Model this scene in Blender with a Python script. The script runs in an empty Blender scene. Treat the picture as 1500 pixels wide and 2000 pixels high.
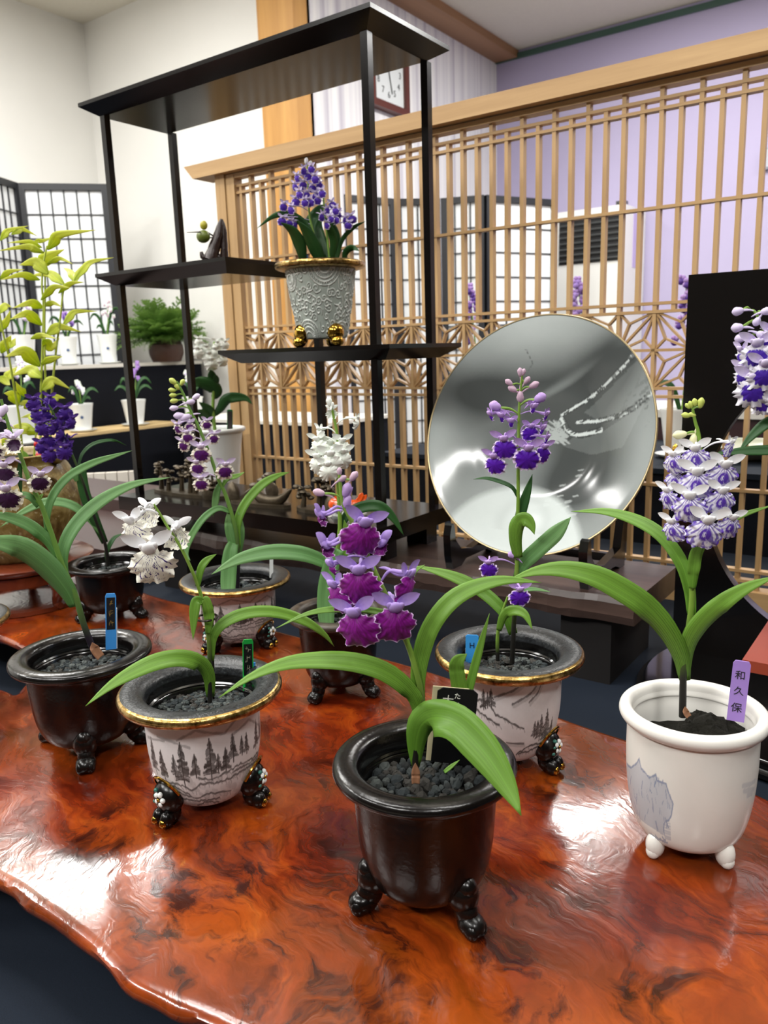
import bpy, math, random
import numpy as np
from mathutils import Vector, Matrix
D = bpy.data
SC = bpy.context.scene
COL = SC.collection
rnd = random.Random(7)

# ---------------------------------------------------------------- camera
F, YAW, PIT, ROL, CZ = 1539.3, -0.625668, -0.200829, -0.0312898, 1.142   # image taken as 1500 x 2000
fv = np.array([math.sin(YAW)*math.cos(PIT), math.cos(YAW)*math.cos(PIT), math.sin(PIT)])
r0 = np.array([math.cos(YAW), -math.sin(YAW), 0.0]); u0 = np.cross(r0, fv)
rv = r0*math.cos(ROL)+u0*math.sin(ROL); uv_ = -r0*math.sin(ROL)+u0*math.cos(ROL)
C0 = np.array([0, 0, CZ])
cd = D.cameras.new('camera'); cam = D.objects.new('camera', cd); COL.objects.link(cam); SC.camera = cam
cd.sensor_fit = 'VERTICAL'; cd.sensor_height = 36.0; cd.lens = F/2000*36.0; cd.clip_start = 0.02
cam.matrix_world = Matrix(((rv[0], uv_[0], -fv[0], 0), (rv[1], uv_[1], -fv[1], 0), (rv[2], uv_[2], -fv[2], CZ), (0, 0, 0, 1)))
cd.dof.use_dof = True; cd.dof.focus_distance = 0.62; cd.dof.aperture_fstop = 15.0
# ---------------------------------------------------------------- world, lamps, exposure
W = D.worlds.new('room_air'); SC.world = W; W.use_nodes = True
W.node_tree.nodes['Background'].inputs[0].default_value = (0.9, 0.93, 1.0, 1)
W.node_tree.nodes['Background'].inputs[1].default_value = 0.05
SC.view_settings.view_transform = 'Standard'; SC.view_settings.look = 'None'
SC.view_settings.gamma = 1.0; SC.view_settings.use_curve_mapping = False
SC.view_settings.exposure = 0.0
CEIL = 3.16
def lamp(x, y, sx, sy, power, z=CEIL-0.04, col=(1.0, 0.985, 0.955)):
    l = D.lights.new('ceiling_lamp', 'AREA'); l.shape = 'RECTANGLE'; l.size = sx; l.size_y = sy; l.energy = power; l.color = col
    o = D.objects.new('ceiling_lamp', l); COL.objects.link(o); o.location = (x, y, z)
    return o
LAMPS = [(-1.25, .15, 1.25, .30, 26), (.55, .55, 1.25, .30, 24), (1.45, -1.2, .45, .45, 48), (-.5, -1.9, 1.25, .3, 75), (-2.3, -1.5, 1.25, .30, 60),  # last pair here: unseen, strengthened as fill on the pot fronts
         (-3.35, 1.75, .30, 1.1, 58), (-1.24, 3.8, .24, 1.4, 74), (-1.75, .55, .30, 1.25, 16), (1.3, 2.9, .30, 1.25, 42), (-3.5, -.4, .3, 1.25, 60), (1.3, 4.3, 1.25, .3, 62)]  # last pair: unseen fills added to brighten the left and lavender walls
for x, y, sx, sy, p in ((-3.4, .9, .3, 1.25, 22), (-.9, 1.2, 1.25, .3, 20), (.9, 3.0, .3, 1.25, 20), (-1.24, 3.8, .24, 1.4, 12)):   # unseen upward lamps, added to brighten the ceiling
    lamp(x, y, sx, sy, p, CEIL-.30).rotation_euler = (math.pi, 0, 0)
for a in LAMPS: lamp(*a)

# ---------------------------------------------------------------- pixel -> place helpers
def ray(x, y): return fv + rv*(x-750)/F - uv_*(y-1000)/F
def atz(x, y, z): d = ray(x, y); return C0+d*(z-CZ)/d[2]
def aty(x, y, Y): d = ray(x, y); return C0+d*Y/d[1]
def atx(x, y, X): d = ray(x, y); return C0+d*X/d[0]
def wdep(p): return float((np.array(p)-C0) @ fv)
class Plane:
    """upright plane through a plant's foot, turned to the room's front; d moves a point off it"""
    def __init__(s, c):
        s.c = np.array(c, float); n = np.array([c[0], c[1], 0.0]); s.n = n/np.linalg.norm(n)
    def __call__(s, x, y, d=0.0):
        q = ray(x, y); t = ((s.c @ s.n)+d)/(q @ s.n); return C0+q*t
    def m(s, px): return px*wdep(s.c)/F

# ---------------------------------------------------------------- materials
def lin(c):
    if isinstance(c, str): c = [int(c[i:i+2], 16)/255 for i in (0, 2, 4)]
    return tuple(((v/12.92) if v <= .04045 else ((v+.055)/1.055)**2.4) for v in c)+(1.0,)
class NB:
    def __init__(s, name, rough=.5, metal=0.0, spec=.5, coat=0.0, sss=0.0):
        s.m = D.materials.new(name); s.m.use_nodes = True; s.t = s.m.node_tree; s.n = s.t.nodes; s.b = s.n['Principled BSDF']
        s.b.inputs['Roughness'].default_value = rough; s.b.inputs['Metallic'].default_value = metal
        s.b.inputs['Specular IOR Level'].default_value = spec; s.b.inputs['Coat Weight'].default_value = coat
        s.b.inputs['Coat Roughness'].default_value = .06
        if sss: s.b.inputs['Subsurface Weight'].default_value = sss; s.b.inputs['Subsurface Radius'].default_value = (.004, .003, .003)
    def link(s, a, b): s.t.links.new(a, b)
    def put(s, sock, v):
        if isinstance(v, bpy.types.NodeSocket): s.link(v, sock)
        elif isinstance(v, str): sock.default_value = lin(v)
        else: sock.default_value = v
    def color(s, v): s.put(s.b.inputs['Base Color'], v); return s
    def rough(s, v): s.put(s.b.inputs['Roughness'], v); return s
    def coord(s, k='Object', scale=(1, 1, 1), rot=(0, 0, 0)):
        tc = s.n.new('ShaderNodeTexCoord'); mp = s.n.new('ShaderNodeMapping'); s.link(tc.outputs[k], mp.inputs[0])
        mp.inputs['Scale'].default_value = scale; mp.inputs['Rotation'].default_value = rot; return mp.outputs[0]
    def attr(s, name, out='Fac'):
        a = s.n.new('ShaderNodeAttribute'); a.attribute_name = name; return a.outputs[out]
    def noise(s, vec, scale, detail=3, dist=0.0, rough=.5, out=0):
        n = s.n.new('ShaderNodeTexNoise'); s.link(vec, n.inputs['Vector']); n.inputs['Scale'].default_value = scale
        n.inputs['Detail'].default_value = detail; n.inputs['Distortion'].default_value = dist; n.inputs['Roughness'].default_value = rough
        return n.outputs[out]
    def wave(s, vec, scale, dist=0.0, detail=2, typ='BANDS', d='X'):
        n = s.n.new('ShaderNodeTexWave'); s.link(vec, n.inputs['Vector']); n.inputs['Scale'].default_value = scale
        n.wave_type = typ; n.bands_direction = d; n.inputs['Distortion'].default_value = dist; n.inputs['Detail'].default_value = detail
        return n.outputs['Fac']
    def voro(s, vec, scale, out='Distance'):
        n = s.n.new('ShaderNodeTexVoronoi'); s.link(vec, n.inputs['Vector']); n.inputs['Scale'].default_value = scale; return n.outputs[out]
    def ramp(s, fac, stops):
        r = s.n.new('ShaderNodeValToRGB'); s.link(fac, r.inputs[0]); e = r.color_ramp.elements
        while len(e) > 1: e.remove(e[0])
        e[0].position = stops[0][0]; e[0].color = lin(stops[0][1])
        for p, c in stops[1:]:
            q = e.new(p); q.color = lin(c)
        return r.outputs[0]
    def mix(s, fac, a, b, mode='MIX'):
        n = s.n.new('ShaderNodeMix'); n.data_type = 'RGBA'; n.blend_type = mode
        s.put(n.inputs[0], fac); s.put(n.inputs[6], a); s.put(n.inputs[7], b); return n.outputs[2]
    def math(s, op, a, b=0.0, clamp=False):
        n = s.n.new('ShaderNodeMath'); n.operation = op; n.use_clamp = clamp; s.put(n.inputs[0], a); s.put(n.inputs[1], b); return n.outputs[0]
    def mrange(s, v, a, b, c=0.0, d=1.0):
        n = s.n.new('ShaderNodeMapRange'); s.put(n.inputs[0], v)
        for i, q in enumerate((a, b, c, d)): n.inputs[i+1].default_value = q
        return n.outputs[0]
    def sep(s, v):
        n = s.n.new('ShaderNodeSeparateXYZ'); s.link(v, n.inputs[0]); return n.outputs
    def comb(s, a, b, c=0.0):
        n = s.n.new('ShaderNodeCombineXYZ'); s.put(n.inputs[0], a); s.put(n.inputs[1], b); s.put(n.inputs[2], c); return n.outputs[0]
    def bump(s, h, strength=.3, dist=.001, coat=False):
        n = s.n.new('ShaderNodeBump'); s.link(h, n.inputs['Height']); n.inputs['Strength'].default_value = strength
        n.inputs['Distance'].default_value = dist; s.link(n.outputs[0], s.b.inputs['Normal'])
        if coat: s.link(n.outputs[0], s.b.inputs['Coat Normal'])
        return s
MATS = {}
def flat(name, c, rough=.5, metal=0.0, spec=.5, coat=0.0, var=.0, scale=30, bump=0.0, bscale=120, bdist=.0006, sss=0.0):
    b = NB(name, rough, metal, spec, coat, sss); v = b.coord('Object')
    if var:
        f = b.noise(v, scale, 4); k = lin(c)
        b.color(b.mix(f, tuple(q*(1-var) for q in k[:3])+(1,), tuple(min(1, q*(1+var)) for q in k[:3])+(1,)))
    else: b.color(c)
    if bump: b.bump(b.noise(v, bscale, 3), bump, bdist)
    MATS[name] = b.m; return b.m

# ---------------------------------------------------------------- mesh helpers
class G:
    def __init__(s): s.v = []; s.f = []; s.mi = []; s.a = {}
    def add(s, V, Fc, mi=0, **att):
        o = len(s.v); s.v += [tuple(map(float, p)) for p in V]; s.f += [tuple(i+o for i in q) for q in Fc]; s.mi += [mi]*len(Fc)
        for k, w in att.items(): s.a.setdefault(k, []).extend(w)
        return s
    def box(s, x0, x1, y0, y1, z0, z1, mi=0):
        V = [(x0, y0, z0), (x1, y0, z0), (x1, y1, z0), (x0, y1, z0), (x0, y0, z1), (x1, y0, z1), (x1, y1, z1), (x0, y1, z1)]
        return s.add(V, [(0, 3, 2, 1), (4, 5, 6, 7), (0, 1, 5, 4), (1, 2, 6, 5), (2, 3, 7, 6), (3, 0, 4, 7)], mi)
    def bar(s, a, b, w, h, side=None, mi=0):
        """beam from a to b, w wide along side, h along the third axis"""
        a = np.array(a, float); b = np.array(b, float); t = b-a; t /= np.linalg.norm(t)
        sd = np.array(side if side is not None else (0, 1, 0), float); sd = sd-t*(sd @ t); sd /= np.linalg.norm(sd); n = np.cross(t, sd)
        V = [p+sd*i*w/2+n*j*h/2 for p in (a, b) for i, j in ((-1, -1), (1, -1), (1, 1), (-1, 1))]
        return s.add(V, [(0, 3, 2, 1), (4, 5, 6, 7), (0, 1, 5, 4), (1, 2, 6, 5), (2, 3, 7, 6), (3, 0, 4, 7)], mi)
    def tube(s, P, R, n=8, mi=0, caps=True):
        P = [np.array(p, float) for p in P]
        if not hasattr(R, '__len__'): R = [R]*len(P)
        up = np.array([0, 0, 1.0]); V = []; prev = None; vv = []
        for i, p in enumerate(P):
            t = P[min(i+1, len(P)-1)]-P[max(i-1, 0)]; t /= (np.linalg.norm(t)+1e-12)
            x = prev if prev is not None else np.cross(up if abs(t[2]) < .9 else np.array([1.0, 0, 0]), t)
            x = x-t*(x @ t); x /= (np.linalg.norm(x)+1e-12); prev = x; y = np.cross(t, x)
            for k in range(n):
                a = 2*math.pi*k/n; V.append(p+(x*math.cos(a)+y*math.sin(a))*R[i]); vv.append(i/(len(P)-1))
        Fc = [(i*n+k, i*n+(k+1) % n, (i+1)*n+(k+1) % n, (i+1)*n+k) for i in range(len(P)-1) for k in range(n)]
        if caps: Fc += [tuple(range(n-1, -1, -1)), tuple((len(P)-1)*n+k for k in range(n))]
        return s.add(V, Fc, mi, vv=vv)
    def lathe(s, prof, n=48, c=(0, 0, 0), mi=0, close=False):
        V = []; m = len(prof)
        for r, z in prof:
            for k in range(n):
                a = 2*math.pi*k/n; V.append((c[0]+r*math.cos(a), c[1]+r*math.sin(a), c[2]+z))
        Fc = [(i*n+k, i*n+(k+1) % n, (i+1)*n+(k+1) % n, (i+1)*n+k) for i in range(m-1) for k in range(n)]
        if close: Fc += [((m-1)*n+k, (m-1)*n+(k+1) % n, (k+1) % n, k) for k in range(n)]
        return s.add(V, Fc, mi)
    def ell(s, c, r, n=14, m=9, mi=0, R=None):
        V = []
        for i in range(m+1):
            th = math.pi*i/m
            for k in range(n):
                a = 2*math.pi*k/n; p = np.array([r[0]*math.sin(th)*math.cos(a), r[1]*math.sin(th)*math.sin(a), r[2]*math.cos(th)])
                if R is not None: p = R @ p
                V.append(np.array(c)+p)
        Fc = [(i*n+k, (i+1)*n+k, (i+1)*n+(k+1) % n, i*n+(k+1) % n) for i in range(m) for k in range(n)]
        return s.add(V, Fc, mi)
    def prism(s, poly, z0, z1, mi=0):
        n = len(poly); V = [(x, y, z0) for x, y in poly]+[(x, y, z1) for x, y in poly]
        Fc = [tuple(range(n-1, -1, -1)), tuple(range(n, 2*n))]+[(k, (k+1) % n, n+(k+1) % n, n+k) for k in range(n)]
        return s.add(V, Fc, mi)
    def mesh(s, name, mats, off=None, smooth=True):
        me = D.meshes.new(name); V = np.array(s.v, float)
        if off is not None: V = V-np.array(off)
        me.from_pydata(V.tolist(), [], s.f)
        for q in (mats if isinstance(mats, (list, tuple)) else [mats]): me.materials.append(q)
        if any(s.mi): me.polygons.foreach_set('material_index', s.mi)
        for k, w in s.a.items():
            if len(w) == len(s.v): me.attributes.new(k, 'FLOAT', 'POINT').data.foreach_set('value', np.array(w, np.float32))
        me.polygons.foreach_set('use_smooth', [smooth]*len(s.f)); me.validate(); me.update()
        if smooth: me.set_sharp_from_angle(angle=math.radians(48))
        return me
def link(name, data, parent=None):
    o = D.objects.new(name, data); COL.objects.link(o)
    if parent is not None: o.parent = parent
    return o
def tag(o, label, cat=None, group=None, kind=None):
    if label: o['label'] = label
    if cat: o['category'] = cat
    if group: o['group'] = group
    if kind: o['kind'] = kind
    return o
class Thing:
    """an Empty at the thing's base; part() adds a mesh given in room coordinates"""
    def __init__(s, name, loc, label, cat, group=None):
        s.loc = np.array(loc, float); s.o = link(name, None); s.o.location = s.loc; s.o.empty_display_size = .02
        tag(s.o, label, cat, group)
    def part(s, name, g, mat, parent=None, smooth=True, label=None, kind=None):
        o = link(name, g.mesh(name, mat, s.loc, smooth), parent or s.o)
        if label: o['label'] = label
        if kind: o['kind'] = kind
        return o
    def inst(s, name, me, loc, rot=None, scale=None, parent=None, label=None):
        o = link(name, me, parent or s.o); o.location = np.array(loc)-s.loc
        if rot is not None: o.rotation_euler = rot
        if scale is not None: o.scale = scale if hasattr(scale, '__len__') else (scale,)*3
        if label: o['label'] = label
        return o
def single(name, g, mat, loc, label, cat=None, group=None, kind=None, smooth=True):
    o = link(name, g.mesh(name, mat, loc, smooth)); o.location = loc; return tag(o, label, cat, group, kind)
def struct(name, g, mat, label, smooth=False):
    o = link(name, g.mesh(name, mat, None, smooth)); return tag(o, label, None, None, 'structure')
def spline(P, n):
    P = [np.array(p, float) for p in P]; Q = [2*P[0]-P[1]]+P+[2*P[-1]-P[-2]]; out = []
    for k in range(n+1):
        t = k/n*(len(P)-1); i = min(int(t), len(P)-2); t -= i; a, b, c, d = Q[i:i+4]
        out.append(.5*(2*b+(c-a)*t+(2*a-5*b+4*c-d)*t*t+(3*b-a-3*c+d)*t**3))
    return out
def text_mesh(body, size, mat, extrude=.0002):
    c = D.curves.new('lettering', 'FONT'); c.body = body; c.size = size; c.align_x = 'CENTER'; c.align_y = 'CENTER'; c.extrude = extrude
    o = D.objects.new('lettering', c); COL.objects.link(o); bpy.context.view_layer.update()
    me = D.meshes.new_from_object(o.evaluated_get(bpy.context.evaluated_depsgraph_get())); D.objects.remove(o)
    me.materials.clear(); me.materials.append(mat); return me

# ================================================================ materials of the place
white_wall = flat('cream_plaster', 'e0dfdb', .9, spec=.2, var=.04, scale=3)
dark_curtain = flat('dark_curtain', '3a342f', .95, spec=.1)
lav = flat('lavender_plaster', 'b2aac8', .9, spec=.2, var=.05, scale=2)
ceilm = flat('grey_ceiling_board', 'd2cdc1', .95, spec=.1, var=.05, scale=60)
floor_m = flat('carpet', '8a8378', .95, spec=.1, var=.2, scale=80)
def striped():
    b = NB('striped_wallpaper', .85, spec=.2); v = b.coord('Object'); y = b.sep(v)[1]
    f = b.noise(b.comb(b.math('MULTIPLY', y, 1.0), 0.0, 0.0), 16, 4, rough=.6)
    b.color(b.ramp(f, [(.35, 'b3aebb'), (.5, 'dddcdf'), (.65, 'eeedeb')])); return b.m
stripe_m = striped()
def wood(name, c1, c2, axis=0, scale=14, rough=.5, stretch=.06, coat=0.0):
    b = NB(name, rough, coat=coat); sc = [1, 1, 1]; sc[axis] = stretch; v = b.coord('Object', tuple(sc))
    f = b.noise(v, scale, 5, .6, .6); g = b.noise(v, scale*7, 2)
    b.color(b.mix(b.math('MULTIPLY', g, .25), b.ramp(f, [(.3, c1), (.7, c2)]), c1)); b.bump(g, .15, .0005); return b.m
cypress_v = wood('pale_cypress_upright', 'a98658', 'c7a575', 2, 30)
cypress_h = wood('pale_cypress_level', 'a58255', 'c3a070', 0, 30)
pillar_m = wood('honey_pillar_wood', 'b5813f', 'd6a35c', 2, 9)
beam_m = wood('brown_beam_wood', '8c6544', 'a37a56', 1, 9)
dark_plank = wood('dark_burnt_plank_wood', '251b18', '5e4a42', 0, 22, .34, .05)
red_wood = wood('reddish_stand_wood', '3a170c', '7a351c', 0, 16, .25, .1, .3)
black_lac = flat('black_lacquer', '0a0909', .16, spec=.5, coat=.4)
shelf_m = flat('dark_shelf_lacquer', '0a0706', .2, spec=.4, coat=.0, var=.3, scale=12)
navy = NB('navy_cloth', .85, spec=.25); _v = navy.coord('Object')
navy.color(navy.mix(navy.noise(_v, 900, 2), '060c15', '101c2b')); navy.bump(navy.noise(_v, 1400, 2), .3, .0004); navy = navy.m
navy2 = flat('dark_navy_skirt', '080b14', .9, spec=.2, var=.2, scale=200)
paper_m = flat('shoji_paper', 'dcdfe2', .8, spec=.2, var=.03, scale=8)
screen_m = flat('dark_screen_wood', '1b1d22', .4)
gold = NB('rubbed_gold', .28, 1.0); _v = gold.coord('Object')
gold.color(gold.ramp(gold.noise(_v, 160, 4, rough=.7), [(.34, '54401f'), (.46, '9a7c45'), (.62, 'c8aa70')])); gold.bump(gold.noise(_v, 260, 3), .5, .0006); gold = gold.m
shiny_gold = flat('bright_gold', 'b8913c', .14, 1.0, var=.15, scale=60)
def blackglaze():
    b = NB('black_glaze', .3, spec=.42); v = b.coord('Object')
    f = b.noise(v, 45, 5, rough=.6)
    b.color(b.ramp(f, [(.3, '050404'), (.6, '0c0908'), (.8, '170e0a')]))
    b.rough(b.mrange(b.noise(v, 25, 4), .3, .7, .16, .30)); b.bump(b.noise(v, 320, 3), .22, .0007); return b.m
bglaze = blackglaze()
rimglaze = NB('pitted_dark_rim_glaze', .34, spec=.55); _v = rimglaze.coord('Object')
rimglaze.color(rimglaze.ramp(rimglaze.noise(_v, 330, 3, rough=.7), [(.35, '0c0d0f'), (.6, '25282b'), (.8, '4a4c4c')])); rimglaze.bump(rimglaze.noise(_v, 500, 3), .6, .0006); rimglaze = rimglaze.m
brownrim = NB('brown_rim_glaze', .38, spec=.5); _v = brownrim.coord('Object')
brownrim.color(brownrim.ramp(brownrim.noise(_v, 90, 4), [(.3, '16110e'), (.7, '4a4036')])); brownrim.bump(brownrim.noise(_v, 350, 3), .4, .0005); brownrim = brownrim.m
def inkpot(name, c1, c2, ink, rough=.45, amt=1.0, bump=0.0):
    b = NB(name, rough, spec=.45); v = b.coord('Object'); f = b.noise(v, 40, 5, rough=.65)
    base = b.mix(f, c1, c2); k = b.attr('ink'); b.color(b.mix(b.math('MULTIPLY', k, amt), base, ink))
    if bump: b.bump(k, bump, .0012)
    return b.m
pot_white_ink = inkpot('white_glaze_with_ink_drawing', 'bdb9b9', 'dfdcdc', '17120f')
pot_blue_ink = inkpot('cream_porcelain_with_blue_drawing', 'dcdad2', 'e6e4de', '44608f', .22)
celadon = inkpot('grey_celadon_with_white_scrolls', '969f97', 'a4aca4', 'dcdfd9', .4, 1.0, 1.0)
plain_white = flat('white_porcelain', 'dfe2e0', .25, spec=.5)
cream_white = flat('cream_porcelain', 'e3e1da', .22)
plate_m = inkpot('glossy_plate_glaze', 'c6cfcd', 'cfd7d5', '101414', .12)
soil_m = flat('black_potting_soil', '15140f', .95, spec=.2, var=.4, scale=300, bump=.8, bscale=500, bdist=.002)
pebm = []
for i, c in enumerate(('2b3133', '3c4242', '4d5250', '202323', '393733')):
    pebm.append(flat('dark_pumice', c, .8, spec=.3, var=.35, scale=220, bump=.8, bscale=600, bdist=.0006))
wire_m = flat('dark_wire', '2a2420', .35, .8)
# leaf: vv runs from base to tip, uu across
def leafmat(name, base, mid, tip, stripe=0.0, rough=.42, trans=.22):
    b = NB(name, rough, spec=.4); vv = b.attr('vv'); uu = b.attr('uu')
    col = b.ramp(vv, [(0, base), (.35, mid), (1, tip)])
    vein = b.noise(b.comb(b.math('MULTIPLY', uu, 9.0), b.math('MULTIPLY', vv, .8)), 3.0, 2)
    col = b.mix(b.mrange(vein, .4, .62, 0, .35), col, tuple(q*.55 for q in lin(mid)[:3])+(1,))
    midrib = b.mrange(b.math('ABSOLUTE', b.math('SUBTRACT', uu, .5)), .0, .05, .4, 0)
    col = b.mix(midrib, col, tuple(min(1, q*1.5) for q in lin(mid)[:3])+(1,))
    if stripe:
        st = b.wave(b.comb(b.math('ADD', uu, b.math('MULTIPLY', b.noise(b.comb(vv, uu), 9, 2), .06)), 0.0), 3.2, 0, 1, 'BANDS', 'X')
        k = b.math('MULTIPLY', b.mrange(st, .93, .99), b.mrange(vv, .25, .55, stripe, 0))
        col = b.mix(k, col, '15160c')
    b.color(col); b.bump(vein, .15, .0005)
    tr = b.n.new('ShaderNodeBsdfTranslucent'); b.link(col, tr.inputs[0]); mx = b.n.new('ShaderNodeMixShader'); mx.inputs[0].default_value = trans
    b.link(b.b.outputs[0], mx.inputs[1]); b.link(tr.outputs[0], mx.inputs[2]); b.link(mx.outputs[0], b.n['Material Output'].inputs[0]); return b.m
leaf_y = leafmat('yellow_green_leaf', '608a2c', '6f9c36', '7ca844', .9)
leaf_y2 = leafmat('bright_green_leaf', '5c8c2a', '6a9835', '79a442', .0)
leaf_b = leafmat('blue_green_leaf', '568644', '669658', '7fa96c', .0)
leaf_d = leafmat('deep_green_leaf', '20421c', '2a5526', '386633', .0)
leaf_gold = leafmat('golden_green_leaf', 'a9c02c', 'cfda48', 'eef08a', .0, trans=.5)
fern_m = leafmat('fern_green', '3f6424', '5a8336', '7c9f4c', .0)
def stemmat(name, low, high, cut=.45):
    b = NB(name, .45); vv = b.attr('vv'); b.color(b.ramp(vv, [(max(0, cut-.1), low), (cut+.1, high), (1, high)])); return b.m
stem_dk = stemmat('stem_dark_below', '15130f', '6e8f33', .2)
stem_pur = stemmat('stem_purple_below', '1c1420', '5d8436', .16)
stem_gr = flat('green_stem', '6f9236', .5)
stem_ygr = flat('yellow_stem', '9aa83a', .5)
sheath_m = flat('brown_sheath', '8a6044', .7, var=.3, scale=200)

# ================================================================ room
XW, YW, YL, XS = -4.54, 3.3, 5.46, -2.841
g = G(); g.box(-4.6, 3.2, -3.2, 5.6, -.1, 0); struct('floor', g, floor_m, 'dull brown carpet floor')
g = G(); g.box(-4.7, 3.2, -3.2, 5.7, CEIL, CEIL+.1); struct('ceiling', g, ceilm, 'pale grey ceiling board')
g = G(); g.box(XW-.1, XW, -3.2, YW+.1, 0, CEIL); struct('wall_left', g, white_wall, 'cream plaster side wall behind the lattice screens')
g = G(); g.box(XW-.1, -3.083, YW, YW+.1, 0, CEIL); struct('wall_back_left', g, white_wall, 'cream plaster wall left of the honey coloured pillar')
g = G(); g.box(XS-.12, XS, YW+.1, YL+.1, 0, CEIL); struct('wall_striped', g, stripe_m, 'wall with vertical striped paper behind the clock')
g = G(); g.box(XS-.1, 3.2, YL, YL+.1, 0, CEIL); struct('wall_back', g, lav, 'lavender painted back wall')
g = G(); g.box(3.1, 3.2, -3.2, YL, 0, CEIL); struct('wall_right', g, dark_curtain, 'dark curtained wall on the right, out of view')
g = G(); g.box(-4.7, 3.2, -3.2, -3.1, 0, CEIL); struct('wall_front', g, dark_curtain, 'dark curtained wall behind the viewer')
g = G(); g.box(-3.083, XS, YW-.01, YW+.12, 0, CEIL); struct('trim_1', g, pillar_m, 'honey coloured wooden corner pillar')
g = G(); g.box(XS-.02, XS+.17, YW+.12, YL, CEIL-.05, CEIL); struct('trim_2', g, beam_m, 'brown wooden beam under the ceiling')
g = G(); g.box(XS, 3.1, YL-.02, YL, CEIL-.055, CEIL-.02); struct('trim_3', g, flat('green_rail', '3e5a50', .5), 'dark green picture rail on the lavender wall')

# ---------------------------------------------------------------- tables in front
ZC, ZT = .70, .78
g = G(); nx, ny = 60, 40; X0, X1, Y0, Y1 = -2.75, 1.3, .02, 1.74
V = [(X0+(X1-X0)*i/nx, Y0+(Y1-Y0)*j/ny, ZC) for j in range(ny+1) for i in range(nx+1)]
g.add(V, [(j*(nx+1)+i, j*(nx+1)+i+1, (j+1)*(nx+1)+i+1, (j+1)*(nx+1)+i) for j in range(ny) for i in range(nx)])
def skirt(g, x0, x1, y0, y1, z0, z1, amp=.012, n=60):
    P = []
    for a, b in (((x0, y0), (x1, y0)), ((x1, y0), (x1, y1)), ((x1, y1), (x0, y1)), ((x0, y1), (x0, y0))):
        for k in range(n): P.append((a[0]+(b[0]-a[0])*k/n, a[1]+(b[1]-a[1])*k/n))
    m = len(P); V = []; cx, cy = (x0+x1)/2, (y0+y1)/2
    for q, z in ((0, z1), (.3, (z0+z1)/2), (1, z0)):
        for k, (x, y) in enumerate(P):
            s = q*amp*(1+math.sin(k*1.1)); V.append((x+s*np.sign(x-cx), y+s*np.sign(y-cy), z))
    g.add(V, [(r*m+k, (r+1)*m+k, (r+1)*m+(k+1) % m, r*m+(k+1) % m) for r in range(2) for k in range(m)])
skirt(g, X0, X1, Y0, Y1, .0, ZC)
single('display_table', g, navy, (-.4, .8, 0), 'long front table covered to the floor with navy cloth, under the red slab', 'table')

# ---------------------------------------------------------------- burl slab
def slabmat():
    b = NB('red_burl_wood', .2, spec=.5, coat=.5); v = b.coord('Object', (1, 1, 1), (0, 0, .45))
    w = b.n.new('ShaderNodeTexNoise'); b.link(v, w.inputs['Vector']); w.inputs['Scale'].default_value = 9; w.inputs['Detail'].default_value = 4
    vm = b.n.new('ShaderNodeVectorMath'); vm.operation = 'MULTIPLY_ADD'; b.link(w.outputs['Color'], vm.inputs[0]); vm.inputs[1].default_value = (.12, .12, .12); b.link(v, vm.inputs[2])
    def stretch(q):
        mp = b.n.new('ShaderNodeMapping'); b.link(vm.outputs[0], mp.inputs[0]); mp.inputs['Scale'].default_value = q; return mp.outputs[0]
    f = b.noise(stretch((.5, 1.35, 1)), 15, 7, .7, .6); fine = b.noise(stretch((.22, 2.2, 1)), 75, 4, .4, .6); big = b.noise(v, 4.2, 2, .4)
    col = b.ramp(f, [(.28, '1e0603'), (.40, '501505'), (.50, '74270a'), (.60, '8b390d'), (.74, '9e4e14')])
    col = b.mix(b.mrange(fine, .42, .7, 0, .5), col, '4a140a')
    col = b.mix(b.mrange(big, .48, .72, 0, .5), col, '964a0e')
    dark = b.noise(stretch((.7, 1.2, 1)), 24, 5, 1.0, .65); patch = b.noise(v, 6.5, 2, .3)
    col = b.mix(b.math('MULTIPLY', b.mrange(dark, .50, .64, 0, .9), b.mrange(patch, .42, .58)), col, '210705')
    b.color(col); b.rough(b.mrange(f, .3, .7, .14, .24))
    b.bump(b.math('ADD', b.math('ADD', b.noise(stretch((.5, 1.6, 1)), 34, 3, .6), b.noise(v, 12, 2)), b.math('MULTIPLY', b.noise(stretch((.35, 2.0, 1)), 110, 3, .4), .35)), .13, .0028, coat=True); return b.m
slab_px = [(-420, 1560), (-300, 1430), (-150, 1370), (-40, 1346), (0, 1343), (18, 1348), (30, 1354), (38, 1345), (50, 1333), (68, 1325), (85, 1310), (84, 1292), (64, 1276), (40, 1262), (0, 1242), (-90, 1225),
           (-240, 1170), (-300, 1100), (-180, 1048), (-40, 1030), (60, 1040), (140, 1072), (215, 1120), (290, 1158), (420, 1192), (543, 1230), (700, 1270), (830, 1306), (1000, 1362), (1100, 1400),
           (1170, 1424), (1240, 1447), (1340, 1486), (1457, 1537), (1540, 1580), (1680, 1690), (1760, 1850), (1700, 2050), (1400, 2280), (1000, 2300), (640, 2110), (420, 2000), (330, 1960), (240, 1912), (165, 1840), (60, 1762), (0, 1722), (-120, 1670), (-300, 1650)]
outl = [atz(x, y, ZT)[:2] for x, y in slab_px]
ring = [p for p in spline([np.array([*p, 0]) for p in outl+[outl[0]]], 300)][:-1]
ring = np.array([p[:2] for p in ring]); nR = len(ring)
tan = np.roll(ring, -1, 0)-np.roll(ring, 1, 0); tan /= np.linalg.norm(tan, axis=1)[:, None]
area = .5*np.sum(ring[:, 0]*np.roll(ring[:, 1], -1)-np.roll(ring[:, 0], -1)*ring[:, 1]); sg = 1 if area > 0 else -1
nor = np.stack([tan[:, 1], -tan[:, 0]], 1)*sg
wob = np.array([.0014*math.sin(k*.37)+.001*math.sin(k*.91+1) for k in range(nR)])
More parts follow.
